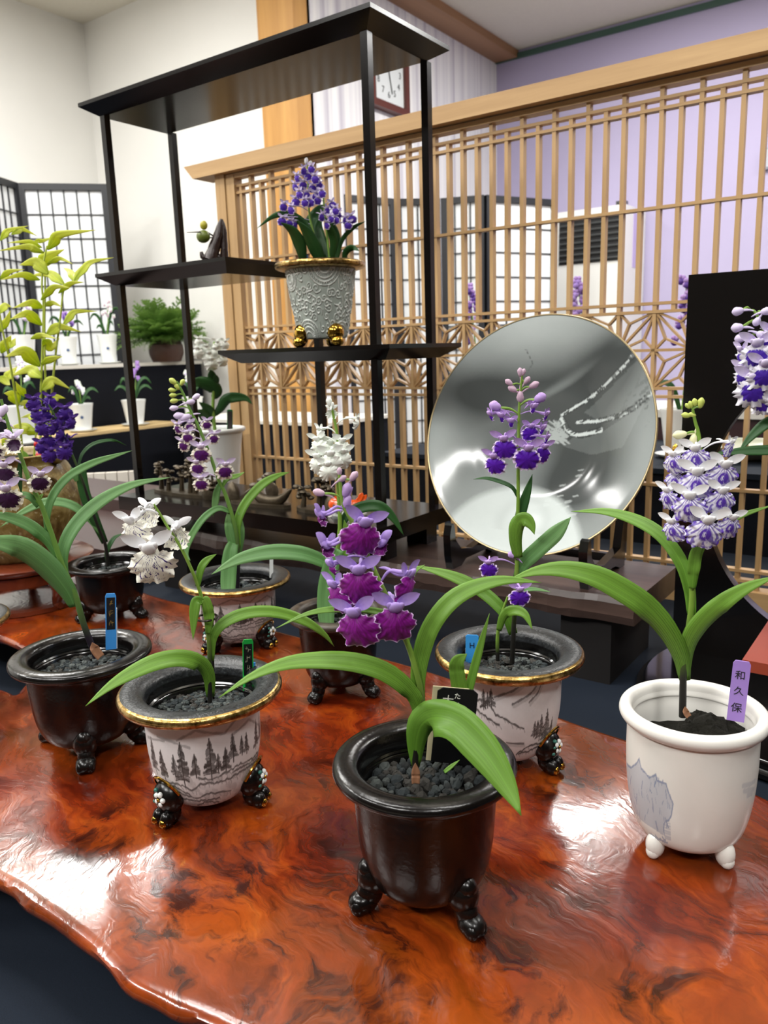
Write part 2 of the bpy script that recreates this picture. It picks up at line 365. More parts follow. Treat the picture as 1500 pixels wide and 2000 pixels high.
g = G(); prof = [(-.009, .0), (-.004, -.0008), (-.001, -.003), (.0, -.006), (-.001, -.010), (-.006, -.015), (-.020, -.021), (-.045, -.026)]
V = []
for q, (o, z) in enumerate(prof):
    P = ring+nor*(o+(wob*(.4+.1*q) if 2 < q else 0*wob))[:, None] if q > 2 else ring+nor*o
    V += [(p[0], p[1], ZT+z) for p in P]
Fc = [(r*nR+k, r*nR+(k+1) % nR, (r+1)*nR+(k+1) % nR, (r+1)*nR+k) for r in range(len(prof)-1) for k in range(nR)]
if sg > 0: Fc = [q[::-1] for q in Fc]
top = tuple(range(nR)); bot = tuple((len(prof)-1)*nR+k for k in range(nR-1, -1, -1))
if sg < 0: top, bot = top[::-1], bot[::-1]
g.add(V, Fc+[top, bot])
slab = Thing('burl_slab', (-.45, .5, ZT-.08), 'polished red burl wood slab with wavy natural edge, carrying the front pots', 'wood slab')
slab.part('slab', g, slabmat())
for x, y in ((-.42, .42), (-.1, .42), (-.62, .62), (-.25, .55)):
    g = G(); g.box(x-.03, x+.03, y-.03, y+.03, ZC+.0005, ZT-.026); slab.part('foot_block', g, dark_plank, smooth=False)

# ================================================================ drawing on glaze: ink fields on a fine grid
KW = 1.75
def stroke(cv, P, w, val=1.0, n=None):
    """soft brush line through canvas points (col, row)"""
    H, Wd = cv.shape; P = np.array(P, float); w = w*KW
    for a, b in zip(P[:-1], P[1:]):
        m = max(1, int(np.hypot(*(b-a))/max(.5, w*.5)))
        for k in range(m+1):
            x, y = a+(b-a)*k/m; r = w+1.0
            i0, i1, j0, j1 = int(max(0, y-r)), int(min(H, y+r+2)), int(max(0, x-r)), int(min(Wd, x+r+2))
            if i0 >= i1 or j0 >= j1: continue
            yy, xx = np.mgrid[i0:i1, j0:j1]; d = np.hypot(xx-x, yy-y)
            cv[i0:i1, j0:j1] = np.maximum(cv[i0:i1, j0:j1], val*np.clip(w+.7-d, 0, 1))
def fillpoly(cv, P, val, soft=False):
    H, Wd = cv.shape; yy, xx = np.mgrid[0:H, 0:Wd]; ins = np.zeros(cv.shape, bool); P = np.array(P, float)
    for (x1, y1), (x2, y2) in zip(P, np.roll(P, -1, 0)):
        c = (y1 > yy) != (y2 > yy); ins ^= c & (xx < (x2-x1)*(yy-y1)/((y2-y1) if y2 != y1 else 1e-9)+x1)
    cv[ins] = np.maximum(cv[ins], val)
def tree(cv, x, yb, yt, r, val=.95):
    """little brush pine; rows grow upward"""
    h = yt-yb; stroke(cv, [(x+r.uniform(-1, 1), yb), (x, yt)], .8, val); n = max(4, int(h/3.2))
    for k in range(n):
        t = .18+.8*k/n; y = yb+h*t; s = h*.30*(1-t)+1.2
        for sd in (-1, 1):
            q = s*1.35*r.uniform(.55, 1.15); stroke(cv, [(x, y+.6), (x+sd*q*.6, y-r.uniform(0, 1.2)), (x+sd*q, y-r.uniform(.5, 2.2))], r.uniform(.6, 1.25), val*r.uniform(.75, 1))
def rocks(cv, P, r, w=.8, val=.8, drop=9):
    """broken hill line with hatching under it"""
    Q = []
    for a, b in zip(P[:-1], P[1:]):
        n = max(1, int(abs(b[0]-a[0])/5))
        for k in range(n): Q.append((a[0]+(b[0]-a[0])*k/n, a[1]+(b[1]-a[1])*k/n+r.uniform(-1.4, 1.4)))
    Q.append(P[-1]); stroke(cv, Q, w, val)
    for x, y in Q[::2]:
        l = r.uniform(.3, 1)*drop; stroke(cv, [(x, y), (x+l*r.uniform(.2, .9), y-l*.5), (x+l*r.uniform(.5, 1.3), y-l)], .55, val*.55)
CW, CH = 480, 130          # canvas: columns over the front 200 degrees, rows over the body height

class BodyGrid:
    """pot wall built as a fine grid so the drawing on it stays sharp; phi0 looks at the photograph's side"""
    def __init__(s, prof, c, phi0, cv=None, relief=0.0):
        front = np.linspace(-100, 100, CW if cv is not None else 60); back = np.linspace(100, 260, 41)[1:-1]
        ph = np.radians(np.concatenate([front, back])); nf = len(front)
        pr = np.array(prof); L = np.concatenate([[0], np.cumsum(np.hypot(*np.diff(pr, axis=0).T))]); rows = CH if cv is not None else 40
        t = np.linspace(0, L[-1], rows); R = np.interp(t, L, pr[:, 0]); Z = np.interp(t, L, pr[:, 1]); z0, z1 = Z.min(), Z.max()
        V = []; ink = []
        for i in range(rows):
            row = np.zeros(len(ph))
            if cv is not None: row[:nf] = cv[min(CH-1, int((Z[i]-z0)/(z1-z0)*(CH-1)+.5))]
            rr = R[i]+relief*row
            V.append(np.stack([c[0]+rr*np.cos(phi0+ph), c[1]+rr*np.sin(phi0+ph), np.full(len(ph), c[2]+Z[i])], 1)); ink.append(row)
        m = len(ph); V = np.concatenate(V); s.g = G()
        Fc = [(i*m+k, i*m+(k+1) % m, (i+1)*m+(k+1) % m, (i+1)*m+k) for i in range(rows-1) for k in range(m)]
        s.g.add(V, Fc, 0, ink=list(np.concatenate(ink)))

def canvas_from(cx, R, sag, ybot, height):
    """turns points read off the photograph of a pot into canvas columns and rows"""
    def f(x, y):
        X = max(-.98, min(.98, (x-cx)/R)); Y = (ybot-sag-(y-sag*math.sqrt(1-X*X)))/height
        return ((math.degrees(math.asin(X))+100)/200*(CW-1), Y*(CH-1))
    return f
def paint_forest(seed=1):
    global KW; KW = 1.6
    cv = np.zeros((CH, CW)); r = random.Random(seed); f = canvas_from(748, 348, 150, 1450, 570)
    for P in ([(480, 930), (560, 970), (660, 1020)], [(590, 970), (700, 930), (860, 970), (900, 930), (960, 870)], [(900, 985), (1010, 910), (1095, 960)], [(420, 925), (520, 960)]):
        stroke(cv, [f(*p) for p in P], .9, .45)
    for x, yb, yt in [(440, 1140, 930), (490, 1180, 1010), (560, 1170, 1050), (605, 1240, 985), (680, 1190, 1060), (770, 1220, 985), (815, 1170, 1080), (860, 1180, 1050), (905, 1130, 980), (960, 1100, 1000), (990, 1095, 985), (1055, 1080, 920), (1082, 1040, 890)]:
        a, b = f(x, yb), f(x, yt); tree(cv, a[0], a[1], b[1], r)
    for P in ([(445, 1170), (520, 1200), (600, 1230), (640, 1270), (700, 1230), (800, 1240), (900, 1220), (985, 1190), (1090, 1120)], [(470, 1230), (560, 1270), (650, 1320), (760, 1300), (900, 1310)],
              [(500, 1270), (600, 1330), (700, 1350), (820, 1345)], [(690, 1190), (760, 1215), (850, 1190), (950, 1150), (1040, 1130), (1090, 1080)], [(640, 1390), (720, 1360), (820, 1385)], [(640, 1410), (800, 1420)], [(900, 1190), (1000, 1160), (1085, 1110)], [(470, 1200), (540, 1230), (620, 1290)]):
        rocks(cv, [f(*p) for p in P], r)
    soft = np.zeros((CH, CW))
    for k in range(90):
        x, y = r.uniform(430, 1080), r.uniform(1170, 1400); stroke(soft, [f(x, y), f(x+r.uniform(10, 40), y+r.uniform(5, 25))], r.uniform(1.0, 3.2), r.uniform(.08, .30))
    return np.maximum(cv, soft)
def paint_lake():
    global KW; KW = 1.3; cv = np.zeros((CH, CW)); r = random.Random(5); f = canvas_from(722, 458, 185, 1450, 560)
    for P in ([(600, 990), (760, 950), (850, 900), (980, 850), (1040, 760)], [(750, 1030), (900, 960), (960, 900), (1020, 830), (1085, 790), (1170, 860)], [(890, 1010), (960, 950), (1000, 870)], [(410, 780), (470, 830), (540, 880)], [(430, 770), (560, 840), (740, 885)], [(1090, 740), (1175, 800)], [(700, 1260), (860, 1262)]):
        stroke(cv, [f(*p) for p in P], 1.1, .75); stroke(cv, [(f(*p)[0]+3, f(*p)[1]-3) for p in P], 1.6, .25)
    for x, yb, yt in [(510, 1060, 945), (575, 1050, 945), (545, 1050, 965), (1050, 1240, 1035), (1000, 1230, 1075), (945, 1210, 1120), (1098, 1200, 1075), (970, 1215, 1110)]:
        a, b = f(x, yb), f(x, yt); tree(cv, a[0], a[1], b[1], r)
    for P in ([(365, 1040), (480, 995), (560, 1030), (610, 1090), (650, 1100), (740, 1140), (850, 1165)], [(370, 1080), (450, 1060), (540, 1110), (640, 1150)], [(800, 1340), (920, 1265), (1010, 1250), (1115, 1200)], [(820, 1335), (940, 1300), (1090, 1230)]):
        rocks(cv, [f(*p) for p in P], r, 1.0, .85, 8)
    return cv
def paint_blue():
    cv = np.zeros((CH, CW)); r = random.Random(3); f = canvas_from(832, 398, 190, 1720, 830)
    P = [(440, 1080), (480, 1105), (520, 1060), (535, 1020), (548, 1085), (575, 1110), (600, 1140), (640, 1110), (650, 1150), (700, 1155), (712, 1200), (745, 1290), (735, 1380), (720, 1420), (700, 1430), (690, 1500), (680, 1550), (620, 1520), (560, 1500), (480, 1440), (445, 1300)]
    fillpoly(cv, [f(*p) for p in P], .38)
    for k in range(60):
        x = r.uniform(445, 720); y = r.uniform(1120, 1480); stroke(cv, [f(x, y), f(x+r.uniform(-14, 14), y+r.uniform(20, 70))], .6, r.uniform(.45, .75))
    stroke(cv, [f(*p) for p in P[:15]], .7, .7)
    for y in range(1440, 1580, 22): stroke(cv, [f(690, y), f(728, y+4)], .6, .35)
    for k in range(14): x = r.uniform(560, 700); stroke(cv, [f(x, 1590+r.uniform(-20, 25)), f(x+25, 1600+r.uniform(-15, 25))], .8, .6)
    for x0, y0, x1, y1 in ((1130, 1095, 1205, 1060), (1140, 1130, 1205, 1115), (1165, 1160, 1195, 1150)): stroke(cv, [f(x0, y0), f(x1, y1)], 1.6, .22)
    return cv
def paint_scroll():
    global KW; KW = 1.0
    cv = np.zeros((CH, CW)); r = random.Random(9)
    def med(cx, cy, R, w=1.2):
        for q in (.35, .62, .8, 1.0): stroke(cv, [(cx+R*q*1.9*math.cos(a), cy+R*q*math.sin(a)) for a in np.linspace(0, 2*math.pi, 60)], w, .9)
        for a in np.linspace(0, 2*math.pi, 34): stroke(cv, [(cx+R*.38*1.9*math.cos(a), cy+R*.38*math.sin(a)), (cx+R*.6*1.9*math.cos(a), cy+R*.6*math.sin(a))], .8, .9)
        for a in np.linspace(0, 2*math.pi, 40): stroke(cv, [(cx+R*.9*1.9*math.cos(a), cy+R*.9*math.sin(a))]*2, 1.4, 1)
    for cx, cy, R in ((255, 128, 34), (160, 2, 32), (345, 2, 28), (90, 110, 22), (430, 100, 24)): med(cx, cy, R)
    block = cv > 0
    for k in range(420):
        x, y = r.uniform(20, 460), r.uniform(4, 126)
        if any(math.hypot((x-cx)/1.9, y-cy) < R+5 for cx, cy, R in ((255, 128, 34), (160, 2, 32), (345, 2, 28), (90, 110, 22), (430, 100, 24))): continue
        if cv[max(0, int(y)-3):int(y)+4, max(0, int(x)-5):int(x)+6].max() > .1: continue
        s = r.choice((-1, 1)); a0 = r.uniform(0, 6.28); S = r.uniform(6.5, 9); P = []
        for t in np.linspace(0, 1, 26):
            a = a0+s*t*7.5; q = S*(.15+.85*t); P.append((x+1.8*q*math.cos(a), y+q*math.sin(a)))
        a = a0+s*7.5
        for t in np.linspace(.1, 1, 8): P.append((x+1.8*S*math.cos(a)-s*1.8*9*t*math.sin(a), y+S*math.sin(a)+s*9*t*math.cos(a)+3*t*t))
        stroke(cv, P, 1.05, .95)
    return cv

# ================================================================ pots
def view_phi(c): return math.atan2(-c[1], -c[0])
def interp_prof(P, n=28):
    Q = spline([np.array([a, b, 0]) for a, b in P], n); return [(max(.001, q[0]), q[1]) for q in Q]
def pot_shell(T, c, D_, H, kind, cv=None, seed=0):
    """body, rim and inner wall; returns soil radius and soil height"""
    R = D_/2; phi = view_phi(c); n = 72
    if kind in ('black', 'brown'):
        body = [(.012, .024*H/.1075)]+[(R*a, H*b) for a, b in ((.30, .125), (.46, .135), (.60, .19), (.69, .30), (.74, .45), (.768, .65), (.785, .84), (.81, .9))]
        rim = [(R*a, H*b) for a, b in ((.79, .885), (.90, .895), (.975, .915), (1.0, .945), (.985, .978), (.93, .995), (.84, 1.0), (.76, .985), (.715, .955), (.70, .90))]
        inner = [(R*a, H*b) for a, b in ((.70, .905), (.685, .86), (.70, .845), (.685, .83), (.70, .815), (.68, .80), (.66, .6), (.5, .3))]
        T.part('pot_body', BodyGrid(interp_prof(body, 40), c, phi).g, bglaze)
        T.part('pot_rim', G().lathe(interp_prof(rim, 30), n, c), bglaze if kind == 'black' else brownrim, label='brownish glazed rim' if kind == 'brown' else None)
        T.part('inner_wall', G().lathe(inner, n, c), black_lac)
        return R*.685, H*.80
    if kind == 'gold':
        body = [(.012, .05*H)]+[(R*a, H*b) for a, b in ((.28, .075), (.42, .10), (.54, .18), (.63, .31), (.685, .5), (.70, .7), (.71, .86), (.72, .9))]
        edge = [(R*a, H*b) for a, b in ((.72, .885), (.86, .893), (.95, .905), (.99, .93), (1.0, .955), (.985, .98), (.955, .992))]
        flange = [(R*a, H*b) for a, b in ((.955, .992), (.9, 1.0), (.82, .998), (.74, .985), (.68, .955), (.655, .90))]
        inner = [(R*a, H*b) for a, b in ((.656, .905), (.65, .83), (.625, .82), (.64, .805), (.62, .79), (.6, .6), (.5, .3))]
        T.part('pot_body', BodyGrid(interp_prof(body, 40), c, phi, cv).g, pot_white_ink)
        T.part('gold_edge', G().lathe(interp_prof(edge, 22), n, c), gold, label='rubbed gold rounded rim edge')
        T.part('pot_rim', G().lathe(interp_prof(flange, 18), n, c), rimglaze, label='pitted black flat rim')
        T.part('inner_wall', G().lathe(inner, n, c), black_lac)
        return R*.625, H*.79
    if kind == 'white':
        body = [(.012, .08*H)]+[(R*a, H*b) for a, b in ((.4, .085), (.60, .105), (.72, .16), (.80, .27), (.86, .45), (.885, .65), (.885, .84), (.89, .9))]
        rim = [(R*a, H*b) for a, b in ((.885, .89), (.95, .905), (1.0, .94), (.995, .975), (.95, .998), (.88, 1.0), (.83, .975), (.815, .93))]
        inner = [(R*a, H*b) for a, b in ((.815, .935), (.80, .9), (.815, .885), (.79, .8), (.76, .6), (.6, .3))]
        T.part('pot_body', BodyGrid(interp_prof(body, 40), c, phi, cv).g, pot_blue_ink)
        T.part('pot_rim', G().lathe(interp_prof(rim, 30), n, c), cream_white); T.part('inner_wall', G().lathe(interp_prof(inner, 20), n, c), cream_white)
        return R*.79, H*.79
    if kind == 'celadon':
        body = [(.012, .10*H)]+[(R*a, H*b) for a, b in ((.45, .10), (.53, .13), (.60, .3), (.68, .55), (.745, .8), (.775, .92))]
        rim = [(R*a, H*b) for a, b in ((.765, .9), (.9, .91), (.985, .93), (1.0, .96), (.97, .99), (.85, 1.0), (.78, .985), (.76, .93))]
        T.part('pot_body', BodyGrid(interp_prof(body, 40), c, phi, cv, .0011).g, celadon)
        T.part('gold_rim', G().lathe(interp_prof(rim, 30), n, c), gold, label='mottled gold flared rim')
        T.part('inner_wall', G().lathe([(R*.76, H*.94), (R*.74, H*.8), (R*.66, H*.5)], n, c), black_lac)
        return R*.74, H*.86
def frame(phi):
    """radial, tangential and up axes at an angle"""
    return np.array([[math.cos(phi), -math.sin(phi), 0], [math.sin(phi), math.cos(phi), 0], [0, 0, 1.0]])
def feet(T, c, R, H, kind, angs):
    for a in angs:
        ph = view_phi(c)+math.radians(a); M = frame(ph); P = lambda r, t, z: np.array(c)+M @ np.array([R*r, R*t, H*z])
        g = G(); S = lambda *q: tuple(R*x for x in q)
        if kind in ('black', 'brown'):
            g.ell(P(.60, 0, .24), S(.20, .17, .22), 16, 10, 0, M); g.ell(P(.66, 0, .30), S(.13, .12, .13), 14, 9, 0, M); g.ell(P(.66, 0, .13), S(.15, .12, .17), 14, 9, 0, M)
            g.ell(P(.74, 0, .072), S(.17, .14, .129), 16, 10, 0, M); g.ell(P(.80, .06, .058), S(.10, .075, .10), 12, 8, 0, M); g.ell(P(.80, -.06, .058), S(.10, .075, .10), 12, 8, 0, M)
            T.part('foot', g, bglaze)
        elif kind == 'gold':
            g.ell(P(.60, 0, .22), S(.17, .21, .22), 16, 10, 0, M); g.ell(P(.60, 0, .09), S(.13, .14, .145), 14, 9, 0, M)
            for t in (-.07, .07): g.ell(P(.70, t, .07), S(.10, .08, .11), 12, 8, 0, M)
            f = T.part('foot', g, bglaze, label='black enamelled foot')
            g = G()
            for k in range(5):
                q = 2*math.pi*k/5; g.ell(P(.745, .02+.058*math.cos(q), .24+.040*math.sin(q)), S(.035, .036, .036), 10, 6, 0, M)
            for k in range(3): g.ell(P(.735, -.09+.02*k, .20+.05*k), S(.03, .03, .025), 8, 5, 1, M)
            g.ell(P(.77, .02, .24), S(.02, .022, .022), 8, 5, 2, M)
            T.part('blossom', g, [plain_white, MATS['enamel_green'], shiny_gold], f, label='white enamel blossom with green leaf')
            g = G()
            for t in (-.075, .075): g.ell(P(.765, t, .055), S(.055, .05, .06), 10, 7, 0, M)
            T.part('toe_cap', g, shiny_gold, f, label='gold toe caps')
            g = G(); g.tube([P(.60+.115*math.sin(q), .20*math.cos(q), .27+.13*math.sin(q)) for q in np.linspace(0, math.pi, 14)], .0012, 6); T.part('gold_line', g, shiny_gold, f)
        elif kind == 'white':
            g.ell(P(.66, 0, .10), S(.14, .13, .2), 14, 9, 0, M); g.ell(P(.70, 0, .055), S(.10, .10, .112), 14, 9, 0, M); T.part('foot', g, cream_white)
        elif kind == 'celadon':
            g.ell(P(.54, 0, .17), S(.17, .20, .20), 18, 12, 0, M); g.ell(P(.60, 0, .065), S(.15, .15, .125), 18, 12, 0, M); g.ell(P(.52, 0, .10), S(.12, .13, .12), 14, 9, 0, M)
            T.part('foot', g, shiny_gold, label='bright gold ball foot')
MATS['enamel_green'] = flat('enamel_green', '2f6b60', .3)

PEB = []
for k in range(6):
    g = G(); r = random.Random(k+20); V = []; n, m = 8, 5
    g.ell((0, 0, 0), (1, r.uniform(.75, 1.1), r.uniform(.65, .9)), n, m)
    g.v = [tuple(q*(1+r.uniform(-.27, .27)) for q in p) for p in g.v]; PEB.append(g.mesh('pebble', pebm[k % 5], None, False))
def soil(T, c, R, z, n=0, size=.0032, seed=0):
    r = random.Random(seed); g = G(); m, q = 36, 9; V = []
    for i in range(q+1):
        for k in range(m):
            a = 2*math.pi*k/m; rr = R*i/q; V.append((c[0]+rr*math.cos(a), c[1]+rr*math.sin(a), c[2]+z-.006+r.uniform(-.0015, .0015)*(i > 0)-.0015*(i/q)))
    g.add(V, [(i*m+k, i*m+(k+1) % m, (i+1)*m+(k+1) % m, (i+1)*m+k) for i in range(q) for k in range(m)])
    s = T.part('soil', g, soil_m)
    big = n if n > 0 else 0; dense = n < 0; pts = []
    if big:
        for k in range(6000):
            if len(pts) >= big: break
            a = r.uniform(0, 2*math.pi); rr = R*.96*math.sqrt(r.random()); sz = size*r.uniform(.55, 1.25); x, y = rr*math.cos(a), rr*math.sin(a)
            if all(math.hypot(x-p[0], y-p[1]) > .72*(sz+p[2]) for p in pts): pts.append((x, y, sz))
        for x, y, sz in pts:
            o = T.inst('pebble', r.choice(PEB), (c[0]+x, c[1]+y, c[2]+z-.0045+sz*.25+r.uniform(0, .0012)), (r.uniform(0, 6), r.uniform(0, 6), r.uniform(0, 6)), sz, s)
    elif dense:
        g = G(); r2 = random.Random(seed+3)
        for k in range(-n):
            a = r.uniform(0, 2*math.pi); rr = R*.97*math.sqrt(r.random()); sz = size*r.uniform(.6, 1.2); b = len(g.v)
            g.ell((0, 0, 0), (sz, sz*.9, sz*.75), 6, 4, r.choice((0, 1, 2, 3, 4)))
            for i in range(b, len(g.v)):
                p = g.v[i]; f = 1+r.uniform(-.2, .2); g.v[i] = (c[0]+rr*math.cos(a)+p[0]*f, c[1]+rr*math.sin(a)+p[1]*f, c[2]+z-.004+sz*.2+p[2]*f)
        T.part('gravel', g, pebm, s, smooth=False, kind='stuff')

# ================================================================ leaves, stems
UP = np.array([0, 0, 1.0])
def ribbon(g, P, W, base=.55, tipstart=.55, fold=.16, k=.7, n=26, mi=0, curl=0.0, roll=0.0):
    """leaf blade along P; W width; folded along the midrib; side mixes level and upright"""
    S = spline(P, n); V = []; vv = []; uu = []; prev = None
    for i, p in enumerate(S):
        t = S[min(i+1, n)]-S[max(i-1, 0)]; t /= np.linalg.norm(t)+1e-12
        view = C0-p; view /= np.linalg.norm(view); sv = np.cross(t, view); sh = np.cross(t, UP)
        if np.linalg.norm(sh) < .25: sh = sv.copy()
        sv /= np.linalg.norm(sv)+1e-12; sh /= np.linalg.norm(sh)+1e-12
        if sv @ sh < 0: sh = -sh
        sd = sv*k+sh*(1-k); sd = sd-t*(sd @ t); sd /= np.linalg.norm(sd)+1e-12
        if prev is not None and sd @ prev < 0: sd = -sd
        if prev is not None: sd = sd*.5+prev*.5; sd = sd-t*(sd @ t); sd /= np.linalg.norm(sd)
        prev = sd; nn = np.cross(t, sd)
        if nn[2] < 0: nn = -nn
        q = i/n; w = W*(base+(1-base)*min(1, q/.35)**.8)
        if q > tipstart: w *= max(.02, (1-((q-tipstart)/(1-tipstart))**1.7))
        for j, u in enumerate((-1, -.5, 0, .5, 1)):
            V.append(p+sd*u*w/2+nn*(abs(u)**1.3)*w*fold*(1-.6*q)+nn*curl*w*u); vv.append(q); uu.append((u+1)/2)
    g.add(V, [(i*5+j, i*5+j+1, (i+1)*5+j+1, (i+1)*5+j) for i in range(n) for j in range(4)], mi, vv=vv, uu=uu); return g
def solid(o, t=.0006):
    m = o.modifiers.new('thickness', 'SOLIDIFY'); m.thickness = t; m.offset = 0; return o
def leaf(T, pl, px, W, mat, d=0.0, d0=0.0, name='leaf', parent=None, label=None, **kw):
    """px: points read off the photograph; W in photograph pixels; d how far the tip comes off the stem's plane"""
    n = len(px)-1; P = [pl(x, y, d0+d*(i/n)**1.3) for i, (x, y) in enumerate(px)]
    return solid(T.part(name, ribbon(G(), P, pl.m(W), **kw), mat, parent, label=label), max(.00035, pl.m(W)*.018))
def stem(T, pl, px, w0, w1, mat, name='stem', d=0.0, d0=0.0):
    n = len(px)-1; P = spline([pl(x, y, d0+d*i/n) for i, (x, y) in enumerate(px)], 30)
    R = [pl.m(w0+(w1-w0)*i/30)/2 for i in range(31)]; T.stemP = getattr(T, 'stemP', [])+P
    return T.part(name, G().tube(P, R, 8), mat)

# ================================================================ flowers
def petalmat(name, c1, c2, rough=.5):
    b = NB(name, rough, spec=.3, sss=.15); v = b.attr('vv'); f = b.noise(b.coord('Object'), 6, 3)
    b.color(b.mix(b.mrange(f, .35, .65), b.ramp(v, [(0, c2), (1, c1)]), c1)); return b.m
def lipmat(kind, c_in, c_edge, cut=.86, c_mid=None):
    b = NB('lip_'+kind, .5, spec=.3, sss=.1); e = b.attr('edge'); x = b.attr('lx'); z = b.attr('lz')
    a = b.math('ARCTAN2', x, b.math('SUBTRACT', 0.0, z)); n1 = b.noise(b.comb(b.math('MULTIPLY', a, 2.6), b.math('MULTIPLY', e, .9)), 3.2, 3, .3); n2 = b.noise(b.comb(x, z), 9, 3)
    if kind in ('solid', 'violet', 'maroon', 'purple'):
        ee = b.math('ADD', e, b.math('MULTIPLY', b.math('SUBTRACT', n1, .5), .16 if kind == 'solid' else .3 if kind == 'violet' else .55))
        inner = b.mix(b.mrange(n1, .3, .7), c_in, c_mid or c_in)
        b.color(b.mix(b.mrange(ee, cut-.03, cut+.03), inner, c_edge))
    elif kind == 'streak':      # white with violet streaks and centre
        n1 = b.noise(b.comb(b.math('MULTIPLY', a, 1.7), b.math('MULTIPLY', e, .7)), 3.0, 2, .5); k = b.mrange(n1, .49, .55); cen = b.mrange(b.math('ADD', e, b.math('MULTIPLY', b.math('ABSOLUTE', x), .9)), .62, .42)
        rim = b.math('MULTIPLY', b.mrange(e, .78, .9), b.mrange(n2, .42, .55))
        kk = b.math('MAXIMUM', b.math('MULTIPLY', k, .85), b.math('MAXIMUM', b.math('MULTIPLY', cen, b.mrange(n1, .36, .44)), rim)); b.color(b.mix(kk, c_edge, c_in))
    elif kind == 'dash':        # cream with purple dashes
        k = b.math('MULTIPLY', b.mrange(b.noise(b.comb(b.math('MULTIPLY', a, 3.4), b.math('MULTIPLY', e, 2.2)), 3.4, 2, .5), .56, .60), b.mrange(e, .86, .76)); b.color(b.mix(k, c_edge, c_in))
    elif kind == 'white': b.color(b.mix(e, c_in, c_edge))
    b.bump(b.noise(b.comb(b.math('MULTIPLY', a, 2), e), 4, 3), .12, .0004); return b.m
def lip_mesh(mat, seed, frill=.05, bulge=.12, wide=.5, lobes=3):
    r = random.Random(seed); nt, nr = 64, 7; V = []; ed = []; lx = []; lz = []; p1, p2 = r.uniform(0, 6), r.uniform(0, 6); jit = [r.uniform(-1, 1) for _ in range(nt)]
    for i in range(nr+1):
        rho = i/nr
        for k in range(nt):
            th = 2*math.pi*k/nt; c_, s_ = abs(math.cos(th)), math.sin(th); R = wide/(c_**2.8+abs(s_)**2.8)**(1/2.8)
            if s_ > 0: R *= 1-.30*s_**.8
            else: R *= 1-.04*abs(s_)
            dth = (th+math.pi/2+math.pi) % (2*math.pi)-math.pi
            if lobes == 3: R *= 1-.13*math.exp(-((abs(dth)-1.05)/.13)**2)-.05*math.exp(-(dth/.10)**2)
            R *= 1+(rho**4)*frill*(math.sin(16*th+p1)*.45+math.sin(25*th+p2)*.35+jit[k]*.4)
            x, z = R*rho*math.cos(th), R*rho*s_*.95-.36
            y = bulge*(1-rho**1.6)+(.03+frill*.25)*rho**4*math.sin(8*th+p2)+.04*rho**5*math.sin(15*th+p1)-.30*x*x+.12*(z+.36)
            V.append((x, y, z)); ed.append(rho); lx.append(x); lz.append(z)
    g = G(); g.add(V, [(i*nt+k, i*nt+(k+1) % nt, (i+1)*nt+(k+1) % nt, (i+1)*nt+k) for i in range(nr) for k in range(nt)], 0, edge=ed, lx=lx, lz=lz)
    return g.mesh('lip', mat)
def sepal_mesh(mat, L=.52, Wd=.27):
    V = []; vv = []; n = 8
    for i in range(n+1):
        q = i/n; w = Wd*math.sin(math.pi*min(.999, .12+.86*q))**.75*(1 if q < .98 else .3)
        for u in (-1, -.5, 0, .5, 1): V.append((q*L, .06*q*q-.10*(1-u*u)*w+.02, u*w/2+.04*q*q)); vv.append(q)
    g = G(); g.add(V, [(i*5+j, (i+1)*5+j, (i+1)*5+j+1, i*5+j+1) for i in range(n) for j in range(4)], 0, vv=vv); return g.mesh('sepal', mat)
def hood_mesh(mat):
    t = math.radians(32); Q = np.array([[1, 0, 0], [0, math.cos(t), math.sin(t)], [0, -math.sin(t), math.cos(t)]]); g = G(); g.ell((0, .10, .04), (.155, .085, .165), 14, 9, 0, Q)
    for sx in (-1, 1):
        a = sx*.5; Rz = np.array([[math.cos(a), 0, math.sin(a)], [0, 1, 0], [-math.sin(a), 0, math.cos(a)]]); g.ell((sx*.085, .075, .045), (.095, .06, .155), 12, 8, 0, Q @ Rz)
    g.a['vv'] = [min(1, max(0, (p[2]+.1)/.3)) for p in g.v]; return g.mesh('hood', mat)
class Bloom:
    def __init__(s, lipm, petm, n=3, **kw):
        s.lips = [lip_mesh(lipm, 31*i+len(lipm.name), **kw) for i in range(n)]; s.sep = sepal_mesh(petm); s.hood = hood_mesh(petm); s.pet = petm
def near_stem(T, p):
    q = [s for s in T.stemP if s[2] <= p[2]+.03] or T.stemP
    return min(q, key=lambda s: np.linalg.norm(s-p)+.3*abs(s[2]-p[2]+.006))
